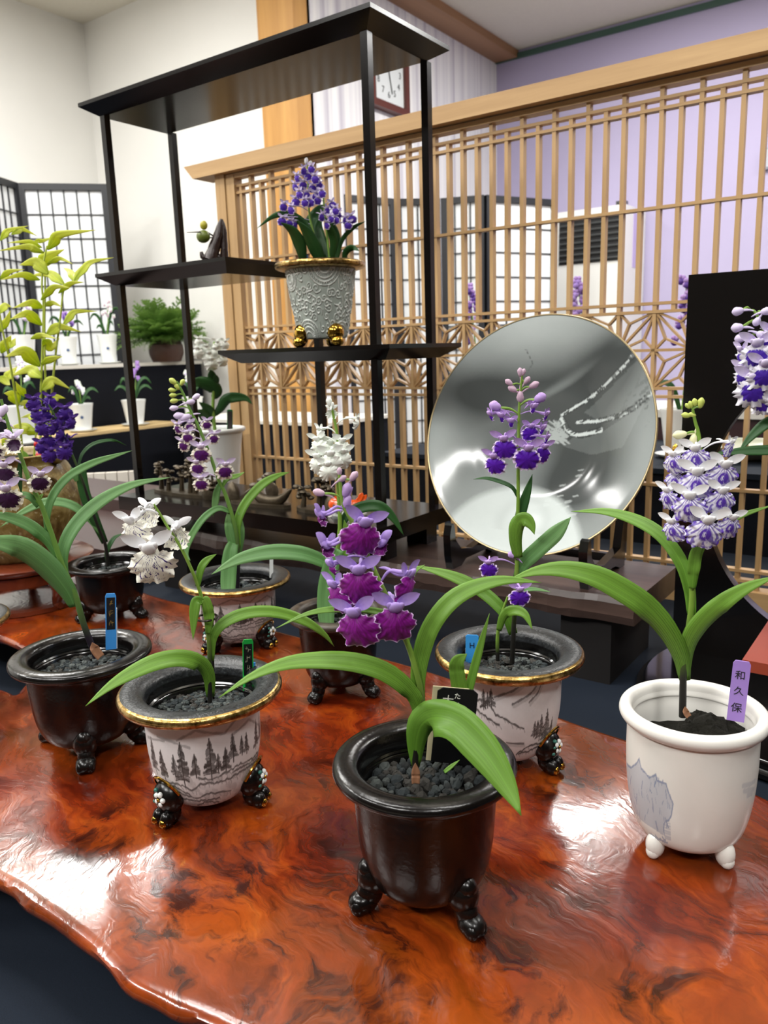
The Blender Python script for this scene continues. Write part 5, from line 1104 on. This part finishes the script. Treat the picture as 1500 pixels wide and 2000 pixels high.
ph = view_phi(cj)+math.radians(52); g = G(); g.ell(cj+np.array([.083*math.cos(ph), .083*math.sin(ph), H*.985]), (.012, .012, .014), 10, 7); T.part('rim_knob', g, jarm)
g = G(); g.lathe([(.001, 0), (.074, 0)], 30, cj+UP*H*.93); T.part('soil', g, soil_m)
stem(T, plj, [(80, 905), (79, 830), (80, 760), (83, 680), (85, 600), (82, 560), (84, 520), (92, 480)], 5, 3, stem_ygr, d=.0); stem(T, plj, [(95, 905), (92, 830), (88, 720), (87, 640), (88, 580), (88, 540)], 5, 3, stem_ygr, d=-.01)
stem(T, plj, [(98, 905), (99, 820), (102, 760), (109, 690), (118, 620), (125, 565), (143, 552)], 5, 3, stem_ygr, d=.01); stem(T, plj, [(45, 900), (38, 820), (28, 760), (18, 700), (6, 650), (-10, 560)], 5, 3, stem_ygr, d=-.02); stem(T, plj, [(66, 900), (68, 870), (70, 840), (66, 800)], 4, 3, stem_ygr)
GL = [((0, 470), (18, 450), (56, 441), 14), ((22, 458), (45, 448), (73, 461), 13), ((93, 488), (118, 458), (188, 449), 22), ((64, 474), (85, 470), (108, 461), 10), ((82, 484), (52, 472), (15, 474), 12), ((86, 494), (50, 482), (-5, 490), 16), ((74, 522), (96, 500), (126, 487), 28), ((92, 516), (118, 505), (143, 516), 12),
      ((94, 536), (66, 512), (38, 518), 28), ((145, 548), (178, 512), (222, 503), 15), ((146, 552), (136, 530), (123, 523), 16), ((148, 552), (150, 535), (158, 520), 14), ((0, 545), (20, 530), (48, 526), 13), ((126, 556), (95, 535), (58, 539), 22), ((78, 547), (40, 537), (0, 547), 16), ((80, 586), (108, 560), (138, 562), 15), ((114, 573), (140, 553), (164, 551), 13),
      ((85, 602), (58, 592), (24, 602), 20), ((84, 598), (105, 592), (122, 600), 12), ((82, 636), (52, 613), (19, 624), 24), ((123, 636), (148, 609), (190, 608), 16), ((90, 655), (118, 638), (158, 648), 22), ((60, 662), (85, 655), (112, 662), 13), ((84, 664), (100, 680), (116, 660), 22), ((0, 612), (12, 596), (22, 600), 16), ((0, 648), (14, 625), (20, 606), 16), ((2, 690), (14, 668), (22, 655), 22), ((20, 680), (26, 668), (30, 660), 14),
      ((78, 716), (45, 686), (10, 697), 30), ((82, 738), (55, 722), (20, 735), 26), ((82, 762), (105, 743), (138, 760), 24), ((80, 712), (105, 700), (122, 696), 16), ((10, 745), (22, 728), (34, 716), 20), ((36, 792), (24, 770), (8, 768), 26), ((0, 735), (14, 748), (20, 752), 18), ((70, 842), (40, 832), (12, 838), 18), ((77, 848), (50, 842), (24, 852), 20), ((62, 800), (48, 788), (36, 790), 22), ((100, 786), (112, 775), (128, 778), 16), ((68, 825), (58, 812), (40, 816), 14), ((50, 775), (38, 760), (30, 745), 18), ((5, 870), (14, 858), (24, 862), 16)]
r = random.Random(5)
for a, b_, c_, w in GL: leaf(T, plj, [a, ((a[0]+b_[0])/2, (a[1]+b_[1])/2-1), b_, c_], w*.92, leaf_gold, r.uniform(-.05, .05), d0=r.uniform(-.03, .03), base=.12, tipstart=.32, k=r.uniform(.75, 1), n=16)
redb = flat('red_berry', 'b3161a', .35)
for x, y, s in ((78, 892, 8), (70, 868, 4)): g = G(); g.ell(plj(x, y, -.045), (plj.m(s), plj.m(s), plj.m(s*1.4)), 10, 8); T.part('red_berry', g, redb)
for P in ([(88, 905), (92, 885), (96, 870)], [(60, 905), (50, 890), (44, 880)], [(100, 905), (112, 892), (120, 886)]): leaf(T, plj, P, 9, leaf_y2, d0=-.03)

# low dark step behind the rear pots, row of white tiles
T = Thing('low_step', (-1.62, 1.16, ZC), 'low two-step brown lacquered platform behind the left rear pots', 'platform'); brl = flat('brown_lacquer', '3a2724', .35, var=.2, scale=14)
T.part('lower_step', G().box(-2.05, -1.33, .90, 1.355, ZC, .775), brl, smooth=False); T.part('upper_step', G().box(-2.05, -1.325, 1.16, 1.355, .775, .805), brl, smooth=False)
a, b_ = atz(140, 948, ZC), atz(275, 940, ZC); u = (b_-a)/np.linalg.norm(b_-a); T = Thing('tile_edging', (a+b_)/2, 'row of pale square tiles low behind the shelf at left', 'tile row')
tm = flat('pale_tile', 'cfc8bd', .4)
for k in range(6):
    p = a+(b_-a)*(k+.5)/6; g = G(); l = np.linalg.norm(b_-a)/6*.46; nrm = np.array([-u[1], u[0], 0])
    V = [p+u*s*l+nrm*t*.012+UP*z for z in (0, .040) for s, t in ((-1, -1), (1, -1), (1, 1), (-1, 1))]; g.add(V, [(0, 3, 2, 1), (4, 5, 6, 7), (0, 1, 5, 4), (1, 2, 6, 5), (2, 3, 7, 6), (3, 0, 4, 7)]); T.part('tile', g, tm, smooth=False)

# white pot behind the shelf
c = (-1.392, 1.268, .83); T = Thing('box_stand', (c[0], c[1], .805), 'plain black block under the white flared pot behind the shelf', 'stand'); T.part('block', G().box(c[0]-.06, c[0]+.06, c[1]-.06, c[1]+.06, .8052, .83), black_lac, smooth=False)
pl = Plane(c); Dm = pl.m(112); Hh = .150; T = Thing('potted_orchid', c, 'white-flowered orchid in a tall flared white pot behind the black shelf', 'potted orchid'); R = Dm/2
g = G(); g.lathe(interp_prof([(.012, .004), (R*.6, .0), (R*.66, .01), (R*.74, Hh*.4), (R*.83, Hh*.75), (R*.9, Hh*.93)], 24), 48, c); T.part('pot_body', g, plain_white); g = G(); g.lathe(interp_prof([(R*.88, Hh*.91), (R*.99, Hh*.95), (R, Hh*.985), (R*.95, Hh), (R*.86, Hh*.96), (R*.82, Hh*.8)], 16), 48, c); T.part('pot_rim', g, plain_white); soil(T, c, R*.82, Hh*.9)
stem(T, pl, [(420, 845), (416, 800), (417, 760), (414, 720), (413, 690), (420, 665)], 7, 4, stem_gr)
for P, w, kk in (([(417, 778), (423, 765), (410, 752), (385, 747), (365, 762)], 26, {}), ([(417, 812), (430, 798), (442, 780), (460, 776), (480, 778), (493, 790)], 20, {}), ([(415, 752), (414, 735), (411, 722)], 16, {}), ([(419, 755), (422, 742), (420, 730)], 12, {}), ([(416, 822), (400, 812), (385, 800)], 22, {}), ([(417, 815), (408, 800), (388, 785)], 16, {})): leaf(T, pl, P, w, leaf_d, -.02, base=.35, tipstart=.5, k=.95)
for x, y, w, yaw in ((388, 668, 18, -20), (386, 690, 24, -20), (408, 700, 26, 0), (425, 676, 20, 10), (440, 674, 18, 20), (413, 712, 26, 0), (436, 705, 24, 30), (420, 690, 24, 0), (403, 684, 20, 0)): flower(T, pl, x, y, w, B_snow, yaw, 0, 6, -.012)
label_stick('plant_label', pl, 449, 842, 449, 800, 11, '1f7a3e', 'dark green tag in the white flared pot behind the shelf', .03, strip=(.1, .93, '3a3434', None))

# ================================================================ left wall: tiers, lattice screens, small pots
board = flat('pale_board', 'c2a878', .6, var=.1, scale=8); whitecloth = flat('white_cloth_edge', 'c9c7c0', .85)
P = [atz(x, y, .80) for x, y in ((20, 863), (187, 847), (345, 825))]; P[0] = np.array(P[0])
d0_ = P[2]-P[0]; n0 = np.array([-d0_[1], d0_[0], 0])/np.linalg.norm(d0_[:2])
T = Thing('lower_tier', ((P[0]+P[2])/2*np.array([1, 1, 0])), 'lower display tier with pale board top and navy skirt along the left wall', 'table')
ext = [P[0]-d0_*.35, P[2]+d0_*.05]; q = [ext[0], ext[1], ext[1]+n0*.24, ext[0]+n0*.24]
def slabq(q, z0, z1, off=0.0):
    g = G(); V = [(p[0], p[1], z) for z in (z0, z1) for p in q]; return g.add(V, [(3, 2, 1, 0), (4, 5, 6, 7), (0, 1, 5, 4), (1, 2, 6, 5), (2, 3, 7, 6), (3, 0, 4, 7)])
T.part('top_board', slabq(q, .785, .80), board, smooth=False); qs = [q[0]-n0*.004, q[1]-n0*.004, q[2], q[3]]; T.part('skirt', slabq(qs, .0, .785), navy2, smooth=False)
T = Thing('upper_tier', (-3.78, 2.6, 0), 'upper display tier with white edge and navy skirt before the lattice screens', 'table'); zU = 1.122
T.part('top_board', G().box(-3.92, -3.655, 1.2, 3.26, zU-.018, zU), whitecloth, smooth=False); T.part('skirt', G().box(-3.915, -3.66, 1.2, 3.255, 0, zU-.018), navy2, smooth=False)
def screen(name, pts, z0, z1, nc, nr, label, group=None, t=.03, fw=.035):
    """folding lattice screen standing on the floor: one panel between each two points"""
    c = np.mean([[p[0], p[1], z0] for p in pts], 0); T = Thing(name, c, label, 'folding screen', group)
    for a, b in zip(pts[:-1], pts[1:]):
        a = np.array([a[0], a[1], 0]); b = np.array([b[0], b[1], 0]); L = np.linalg.norm(b-a); u = (b-a)/L; nn = np.array([-u[1], u[0], 0]); a = a+u*.004; b = b-u*.004; L -= .008
        for p in (a+u*fw/2, b-u*fw/2): T.part('stile', G().bar(p+UP*z0, p+UP*z1, fw, t, u), screen_m, smooth=False)
        for z in (z0+fw/2, z1-fw/2): T.part('rail', G().bar(a+u*fw+UP*z, b-u*fw+UP*z, t, fw, nn), screen_m, smooth=False)
        T.part('paper', G().bar(a+u*fw+UP*(z0+z1)/2, b-u*fw+UP*(z0+z1)/2, .002, z1-z0-2*fw, nn), paper_m, smooth=False)
        for k in range(1, nc): p = a+u*(fw+(L-2*fw)*k/nc); T.part('lattice_bar', G().bar(p+UP*(z0+fw), p+UP*(z1-fw), .007, .016, u), screen_m, smooth=False)
        for k in range(1, nr): z = z1-fw-(z1-z0-2*fw)*k/nr; T.part('cross_lattice_bar', G().bar(a+u*fw+UP*z, b-u*fw+UP*z, .014, .006, nn), screen_m, smooth=False)
    return T
sp = [atz(-40, 318, 2.1), atz(36, 357, 2.1), atz(224, 357, 2.1)]
screen('folding_screen', [sp[0]+np.array([-.12, 0, 0]), sp[1]+np.array([-.02, 0, 0]), sp[2]+np.array([-.06, 0, 0])], 0, 2.1, 6, 16, 'black framed white paper folding screen in the left corner behind the tiers')
sb = [atz(x, y, 2.0) for x, y in ((668, 380), (770, 389), (860, 388), (947, 381), (1086, 391))]
screen('folding_screen', sb, 0, 2.0, 4, 14, 'black framed paper folding screen seen through the pale lattice fence')

def small_orchid(c, D_, H, label, top, petals, leaves, wpx=None, saucer=True, group=None, flowers=14, cube=False, mark=True):
    """little far orchid: pot with blue mark, saucer, leaf blades, flower spike"""
    c = np.array(c, float); T = Thing('potted_orchid', c, label, 'potted orchid', group); R = D_/2; z0 = .010 if saucer else 0
    if saucer: g = G(); g.lathe([(.002, .001), (R*.7, .0), (R*1.12, .008), (R*1.16, .011), (R*1.08, .011), (R*.7, .006), (.002, .006)], 32, c); T.part('saucer', g, plain_white)
    cc = c+UP*z0; g = G(); g.lathe(interp_prof([(.004, .0), (R*.62, 0), (R*.68, .006), (R*.80, H*.4), (R*.92, H*.8), (R*1.0, H*.99), (R*.96, H), (R*.86, H*.9), (.004, H*.86)], 24), 36, cc); T.part('pot', g, plain_white)
    if mark:
        a = view_phi(c); n_ = np.array([math.cos(a), math.sin(a), 0]); s_ = np.array([-n_[1], n_[0], 0]); o = cc+n_*(R*.83+.0005)+UP*H*.5; g = G()
        for k in range(4): t = math.pi*k/4; d_ = s_*math.cos(t)+UP*math.sin(t); g.bar(o-d_*.008, o+d_*.008, .0025, .003, n_)
        T.part('blue_mark', g, flat('blue_mark', '3f5a86', .4), smooth=False)
    b0 = cc+UP*H*.85; pl = Plane(c); P = spline([b0, b0+(np.array(top)-b0)*.5+np.array([.01, 0, 0]), np.array(top)], 12); T.part('stem', G().tube(P, .0022, 6), stem_gr)
    ex = np.cross(pl.n, UP); ex /= np.linalg.norm(ex)
    for s, l, h in leaves:
        Q = [b0, b0+ex*s*l*.35+UP*h*.8, b0+ex*s*l*.7+UP*h, b0+ex*s*l+UP*h*.75]; solid(T.part('leaf', ribbon(G(), Q, .016, base=.5, k=.7, n=12), leaf_d), .0008)
    r = random.Random(int(abs(c[0]*1000)+c[1]*100)); g = G(); t0 = np.array(top); Lp = (P[-1]-P[5])
    for k in range(flowers):
        q = k/flowers; p = t0-Lp*q*.8+ex*r.uniform(-.022, .022)*(.5+q)-pl.n*r.uniform(0, .014)
        for j in range(4): a = 1.57*j+.7+r.uniform(-.3, .3); d_ = ex*math.cos(a)+UP*math.sin(a); g.ell(p+d_*.006, (.0065, .005, .0065), 6, 4, 0)
        g.ell(p-UP*.006-pl.n*.004, (.008, .004, .008), 7, 4, 1)
    T.part('flower_spike', g, list(petals)); return T
def onx(px, py, X): return atx(px, py, X)
pw = (pet_snow, pet_pale); pv = (pet_violet, pet_deep); zL = .80
for px, py, tx, ty, Dp, Hp, lab, pt, lv in ((50, 705, 52, 592, 46, 56, 'white pot with pale spike on the upper tier, leftmost before the screen fold', pw, ((-1, .06, .10), (1, .07, .12))), (135, 703, 128, 612, 38, 50, 'small white pot with thin violet spike between the golden leaves, upper tier', pv, ((-1, .08, .12), (1, .09, .10))), (213, 702, 208, 585, 38, 52, 'white pot with pinkish white spike on the upper tier beside the shelf post', (pet_snow, bud_pink), ((-1, .08, .13), (1, .09, .16), (-1, .05, .07), (1, .04, .09)))):
    a = onx(px, py, -3.76); w = wdep(a); small_orchid((a[0], a[1], zU), Dp*w/F, Hp*w/F, lab, onx(tx, ty, -3.76), pt, lv, flowers=12, group=None)
for px, py, tx, ty, Dp, Hp, lab, pt, lv in ((163, 843, 150, 746, 46, 50, 'white pot with a short white flower cluster on the lower tier', pw, ((-1, .05, .10), (1, .09, .09), (1, .05, .05))), (265, 831, 264, 708, 46, 46, 'white pot with violet spike and arching leaves on the lower tier behind the shelf post', (pet_violet, pet_violet), ((-1, .09, .09), (1, .10, .13), (1, .10, .09), (-1, .06, .13))), (48, 868, 38, 700, 62, 70, 'white pot partly hidden behind the violet cluster, lower tier', pw, ((-1, .06, .10), (1, .07, .12)))):
    a = atz(px, py, zL); w = wdep(a); small_orchid((a[0], a[1], zL), Dp*w/F, Hp*w/F, lab, dict(zip('xyz', ())) or (C0+ray(tx, ty)*w), pt, lv, flowers=10)
a = atz(385, 823, zL); w = wdep(a); small_orchid((a[0], a[1]-.02, zL), 40*w/F, 44*w/F, 'white pot with pale lilac spike behind the white orchid on the lower tier', C0+ray(365, 726)*w, (pet_snow, pet_pale), ((-1, .06, .1), (1, .07, .08)), flowers=10)

# fern in a dark brown pot, small green jar
a = onx(350, 712, -3.68); cfn = np.array([a[0], min(a[1], 3.02), zU]); T = Thing('potted_fern', cfn, 'bushy green fern in a low dark brown pot, right end of the upper tier', 'potted plant'); w = wdep(cfn); pl = Plane(cfn)
Rf = 33*w/F; Hf = aty(352, 672, cfn[1])[2]-zU
g = G(); g.lathe(interp_prof([(.01, 0), (Rf*.75, 0), (Rf*.85, Hf*.1), (Rf, Hf*.5), (Rf*.98, Hf*.9), (Rf*.9, Hf), (.01, Hf*.9)], 20), 32, cfn); T.part('pot', g, flat('brown_pot', '3f2419', .5, var=.3, scale=30))
g = G(); g.ell(cfn+UP*Hf, (Rf*.95, Rf*.95, Rf*.5), 18, 10); T.part('root_mound', g, flat('root_mound', '2c2316', .9, var=.4, scale=60, bump=.8, bscale=60, bdist=.01))
FR = []
for k in range(3):
    r = random.Random(k); g = G(); L = 1.0; n = 15
    for i in range(1, n):
        q = i/n; l = .23*math.sin(math.pi*(.12+.82*q))**.8; b0 = np.array([q*L, 0, .30*q-.42*q*q])
        for s in (-1, 1):
            tip = b0+np.array([l*.45, s*l, -.06*l+r.uniform(-.03, .03)]); m_ = (b0+tip)/2+np.array([.02, 0, .015]); d_ = np.array([.030, 0, 0]); g.add([b0-d_*.4, m_-d_, tip, m_+d_, b0+d_*.4], [(0, 1, 2, 3, 4)], 0, vv=[q]*5, uu=[.2]*5)
    Q = [np.array([q*L, 0, .30*q-.42*q*q]) for q in np.linspace(0, 1, 9)]; b0 = len(g.v); g.tube(Q, [.008*(1-.8*q) for q in np.linspace(0, 1, 9)], 5); g.a['uu'] += [.5]*(len(g.v)-b0); FR.append(g.mesh('frond', fern_m, None, False))
r = random.Random(3)
for k in range(150):
    a = r.uniform(0, 2*math.pi); el = r.uniform(-.12, 1.25); s = r.uniform(.20, .31)*(.72 if math.sin(a) > .35 else .85 if math.sin(a) < -.4 else 1.0)
    T.inst('frond', FR[k % 3], cfn+UP*(Hf+.02)+np.array([math.cos(a), math.sin(a), 0])*Rf*.4, (r.uniform(-.4, .4), -el, a), s)
a = onx(318, 708, -3.71); T = Thing('green_jar', (a[0], a[1], zU), 'small pale green lidded jar beside the fern pot', 'jar'); w = wdep(a); g = G(); R = 14*w/F; g.lathe(interp_prof([(.004, 0), (R*.8, 0), (R, R*.6), (R*.95, R*1.5), (R*.6, R*2.0), (R*.62, R*2.2), (.004, R*2.25)], 20), 24, T.loc); T.part('jar_body', g, flat('green_celadon', '7fa596', .3, var=.3, scale=40))
g = G(); g.ell(T.loc+UP*R*2.5, (R*.35, R*.35, R*.35), 10, 7); T.part('lid_knob', g, plain_white)

# ================================================================ beyond the lattice fence
zF = float(aty(1450, 925, 1.80)[2]); yb = 2.35
T = Thing('rear_table', (-.6, 2.05, 0), 'navy cloth covered table right behind the pale lattice fence', 'table'); x0_ = float(aty(742, 890, 1.80)[0])
T.part('top_cloth', G().box(x0_, 1.2, 1.80, yb, zF-.012, zF), navy, smooth=False); T.part('skirt', G().box(x0_+.004, 1.196, 1.804, yb, 0, zF-.012), navy2, smooth=False)
zB2 = float(aty(1450, 803, yb+.02)[2]); T = Thing('rear_tier', (.1, 2.55, 0), 'higher white-topped tier with dark red front behind the navy table', 'table'); x1_ = float(aty(1180, 800, yb+.02)[0])
T.part('top_board', G().box(x1_, 1.2, yb+.02, 2.75, zB2-.022, zB2), whitecloth, smooth=False); T.part('front_panel', G().box(x1_, 1.2, yb+.03, 2.74, 0, zB2-.022), flat('dark_red_panel', '2c1216', .5), smooth=False)
zl = float(aty(505, 822, 2.7)[2]); T = Thing('side_table', (-2.2, 2.8, 0), 'white-edged low table with black skirt seen through the left of the lattice', 'table'); xa, xb = float(aty(455, 822, 2.7)[0]), float(aty(640, 822, 2.7)[0])
T.part('top_board', G().box(xa-.4, xb, 2.7, 3.2, zl-.015, zl), whitecloth, smooth=False); T.part('skirt', G().box(xa-.39, xb-.01, 2.71, 3.19, 0, zl-.015), navy2, smooth=False)
g = G(); p = aty(484, 812, 2.78); g.box(p[0]-.02, p[0]+.02, 2.775, 2.78, zl, p[2]+.10, 0); g.box(p[0]-.018, p[0]+.018, 2.7735, 2.7745, p[2]-.02, p[2]+.03, 1); single('price_card', g, [flat('card_white', 'd8dadf', .6), flat('card_violet', '5b4a9c', .6)], (p[0], 2.778, zl), 'white card with violet band on the side table, through the lattice', 'card', smooth=False)
for px, py, tx, ty, Y, lab, fl in ((930, 690, 915, 560, 2.1, 'violet orchid before the paper screen, seen through the lattice left of the plate top', 16), (1150, 700, 1128, 548, 2.0, 'pale violet orchid before the air conditioner, seen through the lattice', 20), (1335, 700, 1340, 545, 2.0, 'violet orchid beside the black panel edge, seen through the lattice', 16)):
    b_ = aty(px, py, Y); small_orchid((b_[0], Y, zF), .10, .11, lab, aty(tx, ty, Y), (pet_violet, pet_deep if fl == 16 else pet_lilac), ((-1, .06, .08), (1, .07, .07)), flowers=fl)
p = aty(1442, 845, 2.0); T = Thing('dish', (p[0]+.02, 2.05, zF), 'oval pale dish on the navy table through the round opening', 'dish'); g = G(); g.lathe(interp_prof([(.002, .002), (.05, 0), (.10, .022), (.115, .034), (.11, .036), (.09, .022), (.002, .01)], 18), 40, T.loc); T.part('dish_body', g, flat('dish_glaze', 'a9ab98', .3)); 
p = aty(1320, 858, 1.9); g = G(); g.lathe([(.001, 0), (.012, 0), (.006, .012), (.010, .024), (.007, .04), (.001, .046)], 20, (p[0], 1.9, zF)); single('gold_ornament', g, shiny_gold, (p[0], 1.9, zF), 'tiny gold ornament on the navy table behind the white orchid', 'ornament')

# air conditioner by the lavender wall
yA = YL-.42; A0, A1, AR = aty(1085, 412, yA), aty(1222, 398, yA), aty(1287, 420, YL); zt_ = float(A1[2]); X0_, X1_ = float(A0[0]), float(A1[0])
T = Thing('air_conditioner', ((X0_+X1_)/2, yA+.2, 0), 'tall white floor standing air conditioner with black grille by the lavender wall', 'air conditioner'); acm = flat('ac_white', 'dfdfdb', .45)
T.part('cabinet', G().box(X0_, X1_, yA, YL-.03, 0, zt_), acm, smooth=False); ga, gb = aty(1085, 428, yA), aty(1215, 507, yA)
T.part('grille_recess', G().box(X0_+.03, float(gb[0]), yA-.006, yA-.001, float(gb[2]), float(ga[2])), flat('grille_black', '0e0f10', .6), smooth=False)
nS = 8
for k in range(nS): z = float(gb[2])+(float(ga[2])-float(gb[2]))*(k+.5)/nS; T.part('grille_slat', G().bar((X0_+.035, yA-.012, z), (float(gb[0])-.005, yA-.012, z), .012, .008, (0, 1, .5)), flat('grille_slat', '4a4c4c', .5), smooth=False)
T.part('grille_post', G().box((X0_+float(gb[0]))/2-.006, (X0_+float(gb[0]))/2+.006, yA-.02, yA-.006, float(gb[2]), float(ga[2])), flat('grille_post', '2a2b2b', .5), smooth=False)
p = aty(1268, 470, YL-.2); T.part('poster_strip', G().box(X1_, X1_+.002, YL-.27, YL-.17, 1.62, 1.95), flat('sticker', 'b9a9d4', .5), smooth=False); T.part('pipe_cover', G().box(X1_-.14, X1_-.08, YL-.2, YL-.14, zt_, zt_+.06), black_lac, smooth=False)
p = aty(1492, 312, YL); T = Thing('wall_switch_box', (p[0]+.05, YL-.01, p[2]), 'small grey box on the lavender wall at the right edge', 'switch'); T.part('box', G().box(p[0], p[0]+.12, YL-.03, YL, p[2]-.06, p[2]+.06), flat('grey_box', '8e93a2', .5), smooth=False); T.part('cover', G().box(p[0]+.01, p[0]+.11, YL-.035, YL-.03, p[2]-.05, p[2]+.05), flat('grey_cover', 'a9adba', .5), smooth=False)

# wall clock on the striped wall
q0, q1 = atx(714, 196, XS), atx(788, 233, XS); qt = atx(787, 133, XS); y0_, y1_ = float(q0[1]), float(q1[1]); z0_ = float(min(q0[2], q1[2])); z1_ = z0_+(y1_-y0_)*1.12; yc, zc_ = (y0_+y1_)/2, (z0_+z1_)/2
T = Thing('wall_clock', (XS, yc, zc_), 'square wall clock with dark wood frame and white face on the striped wall', 'clock'); cw = flat('clock_wood', '5a2c22', .4, var=.2, scale=20)
fw = .038; d1 = XS+.05
for a in ((y0_, y1_, z0_, z0_+fw), (y0_, y1_, z1_-fw, z1_), (y0_, y0_+fw, z0_+fw, z1_-fw), (y1_-fw, y1_, z0_+fw, z1_-fw)): T.part('frame_bar', G().box(XS, d1, *a), cw, smooth=False)
T.part('face', G().box(XS, XS+.03, y0_+fw, y1_-fw, z0_+fw, z1_-fw), flat('clock_face', 'd9dedf', .5), smooth=False); nk = flat('clock_ink', '26282a', .5); Rc = (y1_-y0_)/2-fw-.035
for k in range(1, 13):
    a = math.radians(90-30*k); o = T.inst('numeral', text_mesh(str(k), .05, nk, .0005), (XS+.0312, yc+Rc*math.cos(a), zc_+Rc*math.sin(a)*1.08)); o.rotation_euler = (math.pi/2, 0, math.pi/2)
zc2 = float(atx(749, 159, XS)[2]); zc2 = zc_
for L, a, wd in ((.075, 62, .008), (.12, -75, .006)):
    a = math.radians(a); T.part('hand', G().bar((XS+.034, yc, zc2), (XS+.034, yc+L*math.cos(a), zc2+L*math.sin(a)), .002, wd, (1, 0, 0)), nk, smooth=False)
